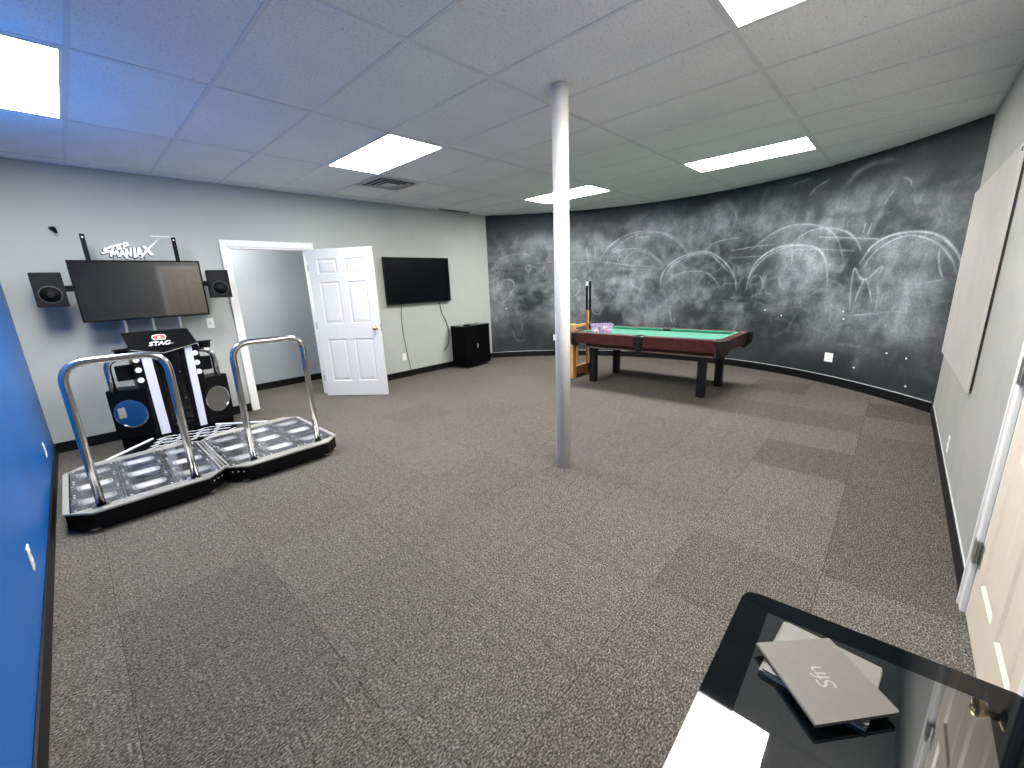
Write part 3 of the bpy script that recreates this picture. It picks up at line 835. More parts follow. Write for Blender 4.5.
# woofers, splayed outward
for sx, xi, ang in ((-1, .368, radians(-30)), (1, .805, radians(30))):
    W_, H_, D_ = (.32, .468, .20) if sx < 0 else (.30, .49, .20)
    z0 = .17 if sx < 0 else .145
    # local x runs outward along the face, local y = away from the room
    mt = Matrix.Translation((xi, TY+.01, 0)) @ Matrix.Rotation(ang if sx > 0 else pi-ang*-1, 4, 'Z')
    if sx > 0: ex = Vector((cos(ang), sin(ang), 0))
    else: ex = Vector((-cos(-ang), sin(-ang), 0))
    ey = Vector((-ex.y, ex.x, 0)) if sx > 0 else Vector((ex.y, -ex.x, 0))
    O = Vector((xi, TY-.008 if sx > 0 else TY-.035, 0))
    P = lambda a, d, z: O+ex*a+ey*d+Vector((0, 0, z))
    bm = B()
    vs = [bm.verts.new(P(a, d, z)) for a in (0, W_) for d in (0, D_) for z in (z0, z0+H_)]
    for f in ((0, 1, 3, 2), (4, 6, 7, 5), (0, 4, 5, 1), (2, 3, 7, 6), (0, 2, 6, 4), (1, 5, 7, 3)): bm.faces.new([vs[i] for i in f])
    bmesh.ops.bevel(bm, geom=bm.edges[:], offset=.006, segments=2, affect='EDGES')
    wb = tp('woofer_box', bm, M['black_plastic'])
    bm = B(); c = P(W_*(.5 if sx < 0 else .45), -.0005, z0+H_*.50 if sx < 0 else z0+H_*.50)
    mt = frame_mtx(c, ex, (0, 0, 1))
    if (mt.to_3x3() @ Vector((0, 0, 1))).dot(ey) > 0: mt = frame_mtx(c, -ex, (0, 0, 1))
    lathe(bm, [(.001, .0), (.136, .0), (.136, .010), (.126, .012), (.124, .006)], 40, mtx=mt)
    rg = tp('speaker_ring', bm, M['chrome'], wb, smooth=False)
    bm = B(); lathe(bm, [(.001, .006), (.1235, .006), (.1225, .008), (.001, .0085)], 40, mtx=mt); tp('speaker_dish', bm, M['chrome_dish'], wb)
    bm = B(); vs = [P(a, d, z) for a, d, z in ((.02, .01, 0.001), (W_-.02, .01, .001), (W_-.02, D_-.02, .001), (.02, D_-.02, .001))]
    zt = z0
    lo = [bm.verts.new(v) for v in vs]; hi = [bm.verts.new(v+Vector((0, 0, zt))) for v in vs]
    bm.faces.new(lo[::-1]); bm.faces.new(hi)
    for i in range(4): bm.faces.new([lo[i], lo[(i+1) % 4], hi[(i+1) % 4], hi[i]])
    tp('woofer_stand', bm, M['black_matte'], wb)
# bent chrome pipes over the woofers, wing plates and cup trays
for pts in (((.150, 5.32, .62), (.150, 5.32, .925), (.36, 5.32, .945)), ((.978, 5.32, .62), (.978, 5.32, .915), (.80, 5.32, .94))):
    bm = B(); tube(bm, fillet(pts, .10), .027, 14); tp('side_pipe', bm, M['chrome'], smooth=True)
for x0, x1, z0, z1 in ((.195, .35, .715, .865), (.83, .945, .71, .855)):
    bm = B(); box(bm, x0, x1, 5.30, 5.315, z0, z1, .012, 3); tp('side_plate', bm, M['black_plastic'])
for x, y in ((.27, 5.14), (.905, 5.16)):
    bm = B(); lathe(bm, [(.001, 0), (.046, 0), (.052, .055), (.066, .060), (.066, .066), (.046, .066), (.042, .008), (.001, .008)], 24, mtx=Matrix.Translation((x, y+.06, .955)))
    box(bm, min(x, .36), max(x, .80) if x > .5 else .36, y+.05, y+.09, .96, .975) if x < .5 else box(bm, .80, x, y+.05, y+.09, .96, .975)
    tp('cup_holder', bm, M['black_plastic'])
for x in (.374, .592, .812):
    bm = B(); cyl(bm, (x, 5.72, .80), (x, 5.72, 1.36), .019, n=16); box(bm, x-.017, x+.017, 5.59, 5.72, .93, .96); o = tp('post', bm, M['steel'], smooth=False); o['label'] = 'silver upright post under the television'
# base plate with chevrons
zp = .130
bm = B(); prism(bm, [(-.03, 4.79), (1.24, 4.79), (1.02, 5.03), (.83, 5.205), (.34, 5.205), (.24, 5.06)], zp-.012, zp, .002); bp = tp('base_plate', bm, M['black_gloss'])
for a, c in (((-.03, 4.80), (.325, 5.19)), ((1.235, 4.80), (.845, 5.19))):
    bm = B(); tube(bm, [(a[0], a[1], zp+.003), (c[0], c[1], zp+.003)], .009, 8)
    tp('edge_strip', bm, M['logo_white'], bp)
bm = B()
for r_ in range(4):
    y = 4.835+.092*r_
    x = .24+.035*r_
    k = 0
    while x < .92-.03*r_:
        y_a, y_b = (y, y+.045) if k % 2 == 0 else (y+.045, y)
        prism(bm, [(x, y_a), (x+.075, y_b), (x+.100, y_b), (x+.025, y_a)], zp+.0005, zp+.002)
        prism(bm, [(x+.012, y_a-.018), (x+.060, y_a-.018), (x+.066, y_a-.010), (x+.016, y_a-.010)], zp+.0005, zp+.0018)
        x += .078; k += 1
tp('chevron_print', bm, M['logo_white'], bp)
bm = B(); box(bm, .05, 1.15, 4.85, 4.95, .001, zp-.0125); box(bm, .35, .82, 4.95, 5.19, .001, zp-.0125); tp('base_support', bm, M['black_matte'], bp)

# ================================================================== DANCE PLATFORMS
ZT = .150
def platform(x0, label, side):
    x1 = x0+.885; y0, y1 = 3.610, 4.765; ch = .125
    cx, cy = (x0+x1)/2, (y0+y1)/2
    t = thing('dance_platform', label, 'dance platform', (cx, cy, 0), 0, 'pair of metal dance platforms')
    w, d = (x1-x0)/2, (y1-y0)/2
    oc = [(-w, -d+ch), (-w+ch, -d), (w-ch, -d), (w, -d+ch), (w, d-ch), (w-ch, d), (-w+ch, d), (-w, d-ch)]
    if side < 0: oc = [p if i not in (4, 5) else p for i, p in enumerate(oc)]
    ins = [(p[0]*.985, p[1]*.985) for p in oc]
    bm = B(); prism(bm, ins, .032, ZT-.012, .003); link('skirt', bm, M['skirt'], t)
    # deck frame: outer octagon ring around the panel field
    px, py = .412, .478
    bm = B(); q = [(-px, -py), (px, -py), (px, py), (-px, py)]
    z0, z1 = ZT-.012, ZT
    # ring quads, 8 outer edges to 4 inner corners
    inner = [(-px, -py), (-px, -py), (px, -py), (px, -py), (px, py), (px, py), (-px, py), (-px, py)]
    ot = [bm.verts.new((*p, z1)) for p in oc]; ob = [bm.verts.new((*p, z0)) for p in oc]
    it = [bm.verts.new((*p, z1)) for p in q]; ib = [bm.verts.new((*p, z0)) for p in q]
    im = [0, 0, 1, 1, 2, 2, 3, 3]
    for i in range(8):
        j = (i+1) % 8
        a, c = im[i], im[j]
        if a == c: bm.faces.new([ot[i], ot[j], it[a]]); bm.faces.new([ob[j], ob[i], ib[a]])
        else: bm.faces.new([ot[i], ot[j], it[c], it[a]]); bm.faces.new([ob[j], ob[i], ib[a], ib[c]])
        bm.faces.new([ob[i], ob[j], ot[j], ot[i]])
    for i in range(4):
        j = (i+1) % 4; bm.faces.new([it[i], it[j], ib[j], ib[i]])
    link('deck_frame', bm, M['deck_metal'], t)
    bm = B()
    for k in (1, 2):
        xx = -px+2*px*k/3; box(bm, xx-.005, xx+.005, -py, py, ZT-.010, ZT-.001)
        yy = -py+2*py*k/3; box(bm, -px, px, yy-.003, yy+.003, ZT-.010, ZT-.002)
    link('divider', bm, M['steel'], t)
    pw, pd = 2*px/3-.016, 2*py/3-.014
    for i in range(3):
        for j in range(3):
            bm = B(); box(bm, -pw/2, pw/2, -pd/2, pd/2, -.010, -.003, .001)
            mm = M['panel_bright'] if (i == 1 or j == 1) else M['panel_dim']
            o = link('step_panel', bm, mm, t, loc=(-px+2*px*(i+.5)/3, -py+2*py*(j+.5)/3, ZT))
            for sx in (-1, 1):
                for sy in (-1, 1):
                    bm = B(); lathe(bm, [(.007, -.003), (.007, -.001), (.004, .0)], 8); link('bolt', bm, M['white_button'], o, loc=(sx*(pw/2-.018), sy*(pd/2-.02), 0))
    for sx in (-1, 1):
        for sy in (-1, 1):
            bm = B(); lathe(bm, [(.001, .001), (.032, .001), (.030, .012), (.014, .016), (.012, .034), (.001, .034)], 16, mtx=Matrix.Translation((sx*(w-.12), sy*(d-.10), 0)))
            cyl(bm, (sx*(w-.12)+.02, sy*(d-.10)-.034*0, .006), (sx*(w-.12)+.02, sy*(d-.10), .02), .012, n=10)
            link('foot', bm, M['steel'], t)
    for k in range(3):
        u_ = .25+.25*k
        a_, b_ = (oc[2], oc[3]) if side < 0 else (oc[0], oc[1])
        p_ = Vector(a_)*(1-u_)+Vector(b_)*u_
        bm = B(); lathe(bm, [(.001, .0), (.006, .0), (.005, .003), (.001, .004)], 8, mtx=frame_mtx((p_.x*.99, p_.y*.99, .10), (b_[0]-a_[0], b_[1]-a_[1], 0), (0, 0, 1))); link('skirt_bolt', bm, M['white_button'], t)
    return t, cx, cy
pa, ax_, ay_ = platform(-.280, 'metal dance platform beside the blue wall, left of the joined pair', -1)
pb, bx_, by_ = platform(.608, 'metal dance platform nearer the open white door, right of the joined pair', 1)
def handrail(t, cx, cy, xa, xb, y, zt=1.10):
    bm = B(); tube(bm, fillet([(xa-cx, y-cy, ZT), (xa-cx-.0, y-cy, zt), (xb-cx, y-cy, zt), (xb-cx, y-cy, ZT)], .13, 10), .024, 18)
    hr = link('handrail', bm, M['chrome'], t, smooth=True)
    for x in (xa, xb):
        bm = B(); lathe(bm, [(.050, ZT+.0005), (.050, ZT+.005), (.028, ZT+.007), (.028, ZT+.0005)], 24, mtx=Matrix.Translation((x-cx, y-cy, 0)))
        link('flange', bm, M['chrome'], hr)
    return hr
handrail(pa, ax_, ay_, -.100, .408, 3.70)
handrail(pb, bx_, by_, .803, 1.322, 3.715)
# joining brackets
bm = B()
box(bm, .588, .600, 3.76, 4.60, ZT+.0005, ZT+.004)
link('joining_bar', bm, M['chrome'], None)
jb = bpy.data.objects['joining_bar']; tag(jb, 'shiny metal joining bars across the gap between the two dance platforms', 'bracket')
bm2 = B(); bm2.from_mesh(jb.data)
box(bm2, .612, .624, 3.76, 4.60, ZT+.0005, ZT+.004)
for x in (.594, .618):
    for y in (3.79, 3.98, 4.2, 4.4, 4.57): lathe(bm2, [(.007, ZT+.004), (.006, ZT+.008)], 8, mtx=Matrix.Translation((x, y, 0)))
bm2.to_mesh(jb.data); bm2.free()

# ================================================================== BIG TV, SPEAKERS, RAILS, SIGN
def tv(x0, x1, z0, z1, y, th, label, screen, bz=.014, logo=False):
    cx, cz = (x0+x1)/2, (z0+z1)/2
    t = thing('television', label, 'television', (cx, y, cz))
    w, h = (x1-x0)/2, (z1-z0)/2
    bm = B(); box(bm, -w, w, 0.004, th, -h, h, .003)
    for a in ((-w, w, h-bz, h), (-w, w, -h, -h+bz*1.2), (-w, -w+bz, -h+bz, h-bz), (w-bz, w, -h+bz, h-bz)): box(bm, a[0], a[1], -.002, .006, a[2], a[3], .0015)
    link('frame', bm, M['black_plastic'], t)
    bm = B(); box(bm, -w+bz, w-bz, .001, .0042, -h+bz, h-bz); link('screen', bm, screen, t)
    bm = B(); box(bm, -.02, .02, -.0028, .0, -h+.004, -h+.011); link('badge', bm, M['speaker_ring'], t)
    bm = B(); box(bm, -w*.55, w*.55, th, th+.04, -h*.7, h*.5, .01); link('rear_housing', bm, M['black_plastic'], t)
    return t
tv(.087, 1.085, 1.268, 1.840, 5.617, .045, 'television with reflecting dark grey screen mounted above the game tower', M['screen_soft'])
tv(3.455, 4.725, 1.212, 1.940, YB-.075, .032, 'black wall television above the small black cabinet', M['screen_dark'], .010)

wm = thing('television_wall_mount', 'two black upright mounting rails rising behind the television above the game tower', 'wall mount', (.585, YB, 1.6))
for x, zt_ in ((.243, 2.085), (.925, 2.085)):
    bm = B(); box(bm, x-.585-.018, x-.585+.018, -.245, -.228, 1.30-1.6, zt_-1.6, .002)
    ra = link('rail', bm, M['black_plastic'], wm)
    bm = B(); lathe(bm, [(.001, 0), (.008, 0), (.007, .003), (.001, .004)], 12, mtx=frame_mtx((x-.585, -.246, zt_-1.6-.03), (1, 0, 0), (0, 0, 1))); link('screw', bm, M['white_button'], ra)
bm = B()
for z in (-.15, .12): box(bm, -.45, .50, -.228, -.205, z-.02, z+.02, .003)
box(bm, -.03, .03, -.205, -.03, -.12, -.06); box(bm, -.20, .20, -.03, -.0005, -.2, .2, .004)
box(bm, -.5, -.36, -.24, -.222, .168, .180, .002)
link('wall_bracket', bm, M['black_plastic'], wm)
bm = B(); box(bm, .744-.585, .920-.585, -.25, -.246, .484, .490); o = link('cross_rod', bm, M['logo_white'], wm); o['label'] = 'thin white rod at the top of the right rail'

def speaker(x0, x1, z0, z1, y, label, rz, arm):
    cx, cz = (x0+x1)/2, (z0+z1)/2; w, h = (x1-x0)/2, (z1-z0)/2
    t = thing('wall_speaker', label, 'speaker', (cx, y, cz), rz, 'black speakers beside the television')
    bm = B()
    t2 = bmesh.new(); box(t2, -w, w, 0, .17, -h, h, .008)
    for v in t2.verts:
        if v.co.y > .08: v.co.x *= .82
    merge(bm, t2); link('cabinet', bm, M['speaker_grey'], t)
    mt = frame_mtx((0, -.001, -h*.28), (1, 0, 0), (0, 0, 1))
    bm = B(); lathe(bm, [(w*.78, 0), (w*.78, .004), (w*.70, .005), (w*.68, .0)], 36, mtx=mt); link('cone_ring', bm, M['speaker_ring'], t)
    bm = B(); lathe(bm, [(w*.68, .001), (w*.3, -.0008), (w*.18, .003), (.001, .005)], 36, mtx=mt); link('cone', bm, M['speaker_grey'], t, smooth=True)
    bm = B(); a = (w, arm) if arm > 0 else (arm, -w)
    box(bm, a[0], a[1], .03, .05, -.02, .035, .003); link('mount_arm', bm, M['black_plastic'], t)
    return t
speaker(-.165, .035, 1.427, 1.730, 5.60, 'black speaker on the blue wall side of the big television', 0, .165)
speaker(1.128, 1.330, 1.445, 1.745, 5.60, 'black speaker between the big television and the doorway', 0, -.155)

# letter sign on top of the TV
sg = thing('letter_sign', 'white cut-out letter sign standing on top of the television', 'sign', (.585, 5.63, 1.85))
def sign_bm(grow, depth, dz):
    bm = B(); cnt = [0]
    def poly(pts, sc=0):
        cnt[0] += 1; lift = cnt[0]*.00012
        c = Vector((sum(p[0] for p in pts)/len(pts), sum(p[1] for p in pts)/len(pts)))
        prism(bm, [((p[0]-.585)+(p[0]-c.x)*0, (p[1]-1.85)) for p in pts], dz-lift*.5, dz+depth+lift, mtx=frame_mtx((0, 0, 0), (1, 0, 0), (0, 0, 1)))
    def strokes(segs, w):
        for seg in segs:
            for a, c in zip(seg, seg[1:]):
                a_, c_ = Vector(a), Vector(c); d = (c_-a_).normalized(); n = Vector((-d.y, d.x))*(w/2+grow); e = d*(w/2*.7+grow)
                poly([tuple(a_-e-n), tuple(c_+e-n), tuple(c_+e+n), tuple(a_-e+n)])
    w = .0150
    # STEP
    strokes([[(.400, 1.952), (.372, 1.945), (.362, 1.932), (.392, 1.926), (.388, 1.914), (.345, 1.905)]], w)
    strokes([[(.402, 1.958), (.452, 1.978)], [(.428, 1.966), (.420, 1.912)]], w*1.1)
    strokes([[(.496, 1.992), (.465, 1.982), (.460, 1.945), (.488, 1.952)], [(.462, 1.964), (.486, 1.971)]], w*.9)
    strokes([[(.508, 1.952), (.514, 1.998), (.540, 2.006), (.543, 1.982), (.514, 1.974)]], w*.95)
    # MANIA
    strokes([[(.402, 1.878), (.412, 1.928), (.430, 1.895), (.450, 1.930), (.458, 1.880)]], w*1.1)
    strokes([[(.466, 1.880), (.490, 1.934), (.502, 1.882)], [(.475, 1.898), (.498, 1.900)]], w)
    strokes([[(.510, 1.862), (.520, 1.938), (.546, 1.884), (.556, 1.948)]], w)
    strokes([[(.574, 1.872), (.584, 1.952)]], w*1.2)
    strokes([[(.592, 1.880), (.618, 1.960), (.634, 1.882)], [(.604, 1.902), (.630, 1.906)]], w)
    # X with its long sweep
    g_ = grow
    poly([(.643-g_, 1.977+g_), (.668+g_*.5, 1.982+g_), (.725+g_, 1.893-g_*.3), (.698, 1.889-g_)])
    poly([(.612-g_, 1.856-g_), (.632+g_*.5, 1.872-g_), (.800+g_, 2.062+g_), (.668-g_, 1.950+g_*.6)])
    return bm
link('lettering', sign_bm(0, .006, .006), M['logo_white'], sg)
link('letter_backing', sign_bm(.0055, .005, -.006), M['logo_edge'], sg, loc=(-.004, 0, -.005))
bm = B()
for x in (-.17, -.02, .06): box(bm, x-.004, x+.004, .0, .004, -.012, .04)
link('support_tab', bm, M['logo_edge'], sg)

# cables from the wall TV
bm = B()
def wig(p, n=24):
    out = []
    P = [Vector(v) for v in p]
    E_ = [2*P[0]-P[1]]+P+[2*P[-1]-P[-2]]
    for i in range(1, len(E_)-2):
        for k in range(8):
            t = k/8; p0, p1, p2, p3 = E_[i-1:i+3]
            out.append(.5*((2*p1)+(-p0+p2)*t+(2*p0-5*p1+4*p2-p3)*t*t+(-p0+3*p1-3*p2+p3)*t**3))
    out.append(P[-1]); return out
tube(bm, wig([(3.735, YB-.03, 1.22), (3.72, YB-.012, 1.0), (3.725, YB-.010, .7), (3.76, YB-.010, .40), (3.79, YB-.020, .14), (3.765, YB-.06, .012), (3.71, YB-.09, .008)]), .0045, 8)
tag(link('power_cable', bm, M['black_plastic'], smooth=True), 'thin dark cable hanging from the wall television to the floor', 'cable')
bm = B()
tube(bm, wig([(4.50, YB-.03, 1.22), (4.54, YB-.012, 1.02), (4.62, YB-.010, .86), (4.665, YB-.012, .70), (4.66, YB-.012, .52), (4.61, YB-.012, .40), (4.53, YB-.012, .345)]), .006, 8)
tag(link('loose_cable', bm, M['black_plastic'], smooth=True), 'dark loose cable dangling beside the small black cabinet', 'cable')

# small black cabinet, turned slightly
cb = thing('cabinet', 'small black two-door cabinet on low feet in the corner', 'cabinet', (4.70, 5.515, 0), radians(5))
cw, cd, chh = .625, .375, .765
bm = B(); box(bm, 0, cw, .018, cd, .045, chh-.018, .002); link('body', bm, M['black_matte'], cb)
bm = B(); box(bm, -.006, cw+.006, -.006, cd+.004, chh-.018, chh, .003); link('top', bm, M['black_gloss'], cb)
for x0, x1, hx in ((.002, cw/2-.0015, cw/2-.03), (cw/2+.0015, cw-.002, cw/2+.03)):
    bm = B(); box(bm, x0, x1, 0, .0175, .050, chh-.021, .002); dr = link('door', bm, M['black_matte'], cb)
    if x0 < .1:
        bm = B(); box(bm, hx-.012, hx+.012, -.006, 0, .35, .43, .002); cyl(bm, (hx, -.006, .395), (hx, -.022, .395), .010, n=12); o = link('handle', bm, M['steel'], dr); o['label'] = 'small silver door handle'
for x in (.04, cw-.04):
    for y in (.05, cd-.05):
        bm = B(); lathe(bm, [(.001, .001), (.020, .001), (.020, .020), (.010, .026), (.010, .046), (.001, .046)], 14, mtx=Matrix.Translation((x, y, 0))); link('foot', bm, M['chrome'], cb)
bm = B(); box(bm, 0, .17, 0, .045, 0, .018, .005)
for i in range(6):
    for j in range(2): box(bm, .02+i*.022, .032+i*.022, .010+j*.016, .020+j*.016, .018, .020, mi=1)
o = link('remote_control', bm, [M['black_plastic'], M['speaker_ring']], loc=(4.73, 5.56, chh+.001)); o.rotation_euler = (0, 0, .3); tag(o, 'black remote control lying on the small black cabinet', 'remote control')
bm = B(); box(bm, 0, .26, 0, .16, 0, .012, .004); o = link('flat_media_box', bm, M['steel'], loc=(4.93, 5.66, chh+.001)); o.rotation_euler = (0, 0, .1); tag(o, 'thin flat grey device on top of the small black cabinet', 'electronic device')

# ================================================================== POOL TABLE
PX0, PX1, PY0, PY1, PZ = 4.93, 5.96, 1.365, 3.455, .742
pt = thing('pool_table', 'pool table with green cloth, maroon rails and black square legs', 'pool table', ((PX0+PX1)/2, (PY0+PY1)/2, 0))
po = Vector(((PX0+PX1)/2, (PY0+PY1)/2, 0))
def pp(name, bm, m, parent=None, **k):
    bmesh.ops.translate(bm, vec=-po, verts=bm.verts); return link(name, bm, m, parent or pt, **k)
rw = .095
# outer rail aprons, between the pockets
mid = (PY0+PY1)/2
def rail(x0, x1, y0, y1, horiz, sgn):
    """sgn: which side is outside"""
    bm = B()
    t_ = bmesh.new(); box(t_, x0, x1, y0, y1, PZ-.150, PZ, .004)
    for v in t_.verts:   # apron leans inwards to its foot
        if v.co.z < PZ-.1:
            if horiz: v.co.y -= sgn*.018
            else: v.co.x -= sgn*.018
    merge(bm, t_); r_ = pp('rail', bm, M['maroon'])
    return r_
pk = .075
for (y0, y1) in ((PY0+pk, mid-.05), (mid+.05, PY1-pk)):
    rail(PX0, PX0+rw, y0, y1, False, -1); rail(PX1-rw, PX1, y0, y1, False, 1)
rail(PX0+pk, PX1-pk, PY0, PY0+rw, True, -1); rail(PX0+pk, PX1-pk, PY1-rw, PY1, True, 1)
# cushions
for (a) in ((PX0+rw, PX0+rw+.045, PY0+.13, mid-.06), (PX0+rw, PX0+rw+.045, mid+.06, PY1-.13), (PX1-rw-.045, PX1-rw, PY0+.13, mid-.06), (PX1-rw-.045, PX1-rw, mid+.06, PY1-.13),
            (PX0+.13, PX1-.13, PY0+rw, PY0+rw+.045), (PX0+.13, PX1-.13, PY1-rw-.045, PY1-rw)):
    bm = B(); box(bm, a[0], a[1], a[2], a[3], PZ-.032, PZ-.002, .006); pp('cushion', bm, M['felt'])
bm = B(); box(bm, PX0+.05, PX1-.05, PY0+.05, PY1-.05, PZ-.075, PZ-.036); pp('playing_surface', bm, M['felt'])
bm = B(); frustum(bm, (PX0+.17, PX1-.17, PY0+.17, PY1-.17), (PX0+.10, PX1-.10, PY0+.10, PY1-.10), PZ-.215, PZ-.075); pp('under_cabinet', bm, M['maroon'])
bm = B(); box(bm, PX0+.165, PX1-.165, PY0+.165, PY1-.165, PZ-.235, PZ-.2145, .003); pp('bottom_board', bm, M['tan_wood'])
for x in (5.155, 5.835):
    for y in (1.665, 3.20):
        bm = B(); box(bm, x-.045, x+.045, y-.045, y+.045, .0, PZ-.215, .004); pp('leg', bm, M['black_leg'])
# pockets
def pocket(x, y, corner, dx, dy):
    mt = Matrix.Translation((x, y, 0))
    bm = B()
    lathe(bm, [(.082, PZ-.055), (.086, PZ-.004), (.078, PZ+.004), (.060, PZ+.003), (.054, PZ-.006), (.056, PZ-.055)], 22, mtx=mt)
    pk_ = pp('pocket_rim', bm, M['leather'], smooth=False)
    bm = B()
    lathe(bm, [(.056, PZ-.05), (.050, PZ-.10), (.058, PZ-.14), (.050, PZ-.185), (.028, PZ-.205), (.001, PZ-.208)], 18, mtx=Matrix.Translation((x+dx*.012, y+dy*.012, 0)))
    cyl(bm, (x+dx*.012, y+dy*.012, PZ-.205), (x+dx*.012, y+dy*.012, PZ-.25), .004, n=6)
    pp('pocket_net', bm, M['leather'], pk_, smooth=True)
    # shield on the apron
    bm = B()
    if corner:
        d = Vector((dx, dy)).normalized(); n = Vector((-d.y, d.x))
        c = Vector((x, y))+d*.070
        mt2 = frame_mtx((c.x, c.y, PZ-.02), (n.x, n.y, 0), (0, 0, 1))
        z_ax = mt2.to_3x3() @ Vector((0, 0, 1))
        if z_ax.dot(Vector((d.x, d.y, 0))) < 0: mt2 = frame_mtx((c.x, c.y, PZ-.02), (-n.x, -n.y, 0), (0, 0, 1))
        prism(bm, [(-.085, .02), (.085, .02), (.075, -.09), (.03, -.145), (0, -.165), (-.03, -.145), (-.075, -.09)], -.03, .012, .006, mtx=mt2)
    else:
        mt2 = frame_mtx((x+dx*.05, y, PZ-.02), (0, -dx, 0) if dx > 0 else (0, -dx, 0), (0, 0, 1))
        z_ax = mt2.to_3x3() @ Vector((0, 0, 1))
        if z_ax.x*dx < 0: mt2 = frame_mtx((x+dx*.05, y, PZ-.02), (0, dx, 0), (0, 0, 1))
        prism(bm, [(-.062, .02), (.062, .02), (.05, -.06), (.02, -.10), (0, -.115), (-.02, -.10), (-.05, -.06)], -.02, .018, .006, mtx=mt2)
    pp('pocket_shield', bm, M['leather'], pk_)
for x, dx in ((PX0+.065, -1), (PX1-.065, 1)):
    for y, dy in ((PY0+.065, -1), (PY1-.065, 1)): pocket(x, y, True, dx, dy)
pocket(PX0+.04, mid, False, -1, 0); pocket(PX1-.04, mid, False, 1, 0)

# plastic tub of balls on the table
BX, BY, BZ = 5.235, 3.12, PZ-.036
tb = thing('plastic_tub', 'clear lilac plastic tub holding balls on the corner of the pool table', 'tub', (BX, BY, BZ+.001), radians(-49))
bm = B()
for (a, c, e, f) in ((-.115, -.075, -.145, -.095),):
    W0, D0, W1, D1, H0 = .125, .085, .150, .105, .135
    t_ = bmesh.new()
    def rr_(w, d, z): return [t_.verts.new(p) for p in ((-w, -d, z), (w, -d, z), (w, d, z), (-w, d, z))]
    A = rr_(W0, D0, 0); C = rr_(W1, D1, H0); C2 = rr_(W1+.01, D1+.01, H0); D_ = rr_(W1+.01, D1+.01, H0-.008); A2 = rr_(W0-.003, D0-.003, .003); C3 = rr_(W1-.003, D1-.003, H0)
    t_.faces.new(A[::-1]); t_.faces.new(A2)
    for P_, Q_ in ((A, C), (C2, D_), (A2, C3), (C3, C2)):
        for i in range(4): t_.faces.new([P_[i], P_[(i+1) % 4], Q_[(i+1) % 4], Q_[i]])
    merge(bm, t_)
link('tub_shell', bm, M['plastic_clear'], tb)
ball_cols = [('orange', (.85, .22, .06)), ('dark blue', (.02, .03, .16)), ('red', (.65, .04, .04)), ('white', (.85, .83, .78)), ('purple', (.14, .03, .22)), ('yellow', (.85, .60, .05)), ('black', (.01, .01, .01)), ('pink', (.80, .30, .35))]
spots = [(-.07, -.045, 0), (0, -.05, 0), (.07, -.045, 0), (-.07, .035, 0), (.0, .03, 0), (.07, .035, 0), (-.033, -.008, .044), (.04, -.008, .044)]
cr, sr = cos(radians(-49)), sin(radians(-49))
for (nm, c), (x, y, z) in zip(ball_cols, spots):
    bm = B(); bmesh.ops.create_uvsphere(bm, u_segments=20, v_segments=14, radius=.0275)
    o = link('billiard_ball', bm, mat('ball_'+nm.replace(' ', '_'), c, .12, var=.02), smooth=True, loc=(BX+x*cr-y*sr, BY+x*sr+y*cr, BZ+.005+.0275+z))
    tag(o, nm+' ball inside the clear lilac plastic tub', 'ball', 'balls in the plastic tub')

# ================================================================== CUE RACK AND CUES
rk = thing('cue_rack', 'honey oak floor rack for cues at the end of the pool table', 'cue rack', (5.33, 3.66, 0))
ro = Vector((5.33, 3.66, 0))
def rp(name, bm, m, parent=None, **k):
    bmesh.ops.translate(bm, vec=-ro, verts=bm.verts); return link(name, bm, m, parent or rk, **k)
for y, hh in ((3.56, .835), (3.80, .70)):
    bm = B(); box(bm, 5.10, 5.19, y-.032, y+.032, 0.0, hh, .004); rp('post', bm, M['oak'])
    bm = B(); box(bm, 5.565, 5.60, y-.032, y+.032, 0.0, hh+(.01 if y < 3.7 else 0), .004); rp('post', bm, M['oak'])
    bm = B(); box(bm, 5.19, 5.565, y-.012, y+.012, .03, .165, .003); rp('side_rail', bm, M['oak_dark'])
    bm = B(); box(bm, 5.19, 5.565, y-.018, y+.018, .1655, .185, .003); rp('side_cap', bm, M['oak'])
    bm = B(); box(bm, 5.19, 5.565, y-.014, y+.014, hh-.06, hh-.02, .003); rp('top_rail', bm, M['oak'])
bm = B(); box(bm, 5.18, 5.56, 3.575, 3.785, .035, .055, .003); rp('shelf', bm, M['oak'])
bm = B()
tube(bm, wig([(5.583, 3.56, .84), (5.578, 3.56, .92), (5.570, 3.56, 1.0)]), .014, 8); rp('finial', bm, M['oak'])
def cue(x, y, label, c, ang=0.0):
    t = thing('pool_cue', label, 'pool cue', (x, y, .001), 0, 'pool cues standing at the oak rack')
    bm = B(); cyl(bm, (0, 0, 0), (0, 0, 1.03), .0125, .0125, 14); link('shaft', bm, M['oak_dark'] if c else M['black_gloss'], t)
    bm = B(); cyl(bm, (0, 0, 1.03), (0, 0, 1.385), .0165, .0165, 14); link('butt', bm, M['black_plastic'], t)
    bm = B(); cyl(bm, (0, 0, 1.385), (0, 0, 1.445), .0175, .0175, 14); link('bumper', bm, M['logo_white'] if c else M['black_gloss'], t)
    return t
cue(5.446, 3.508, 'dark pool cue with a white band near its upper end, left of the pair', 1)
cue(5.535, 3.508, 'plain black pool cue, right of the pair', 0)

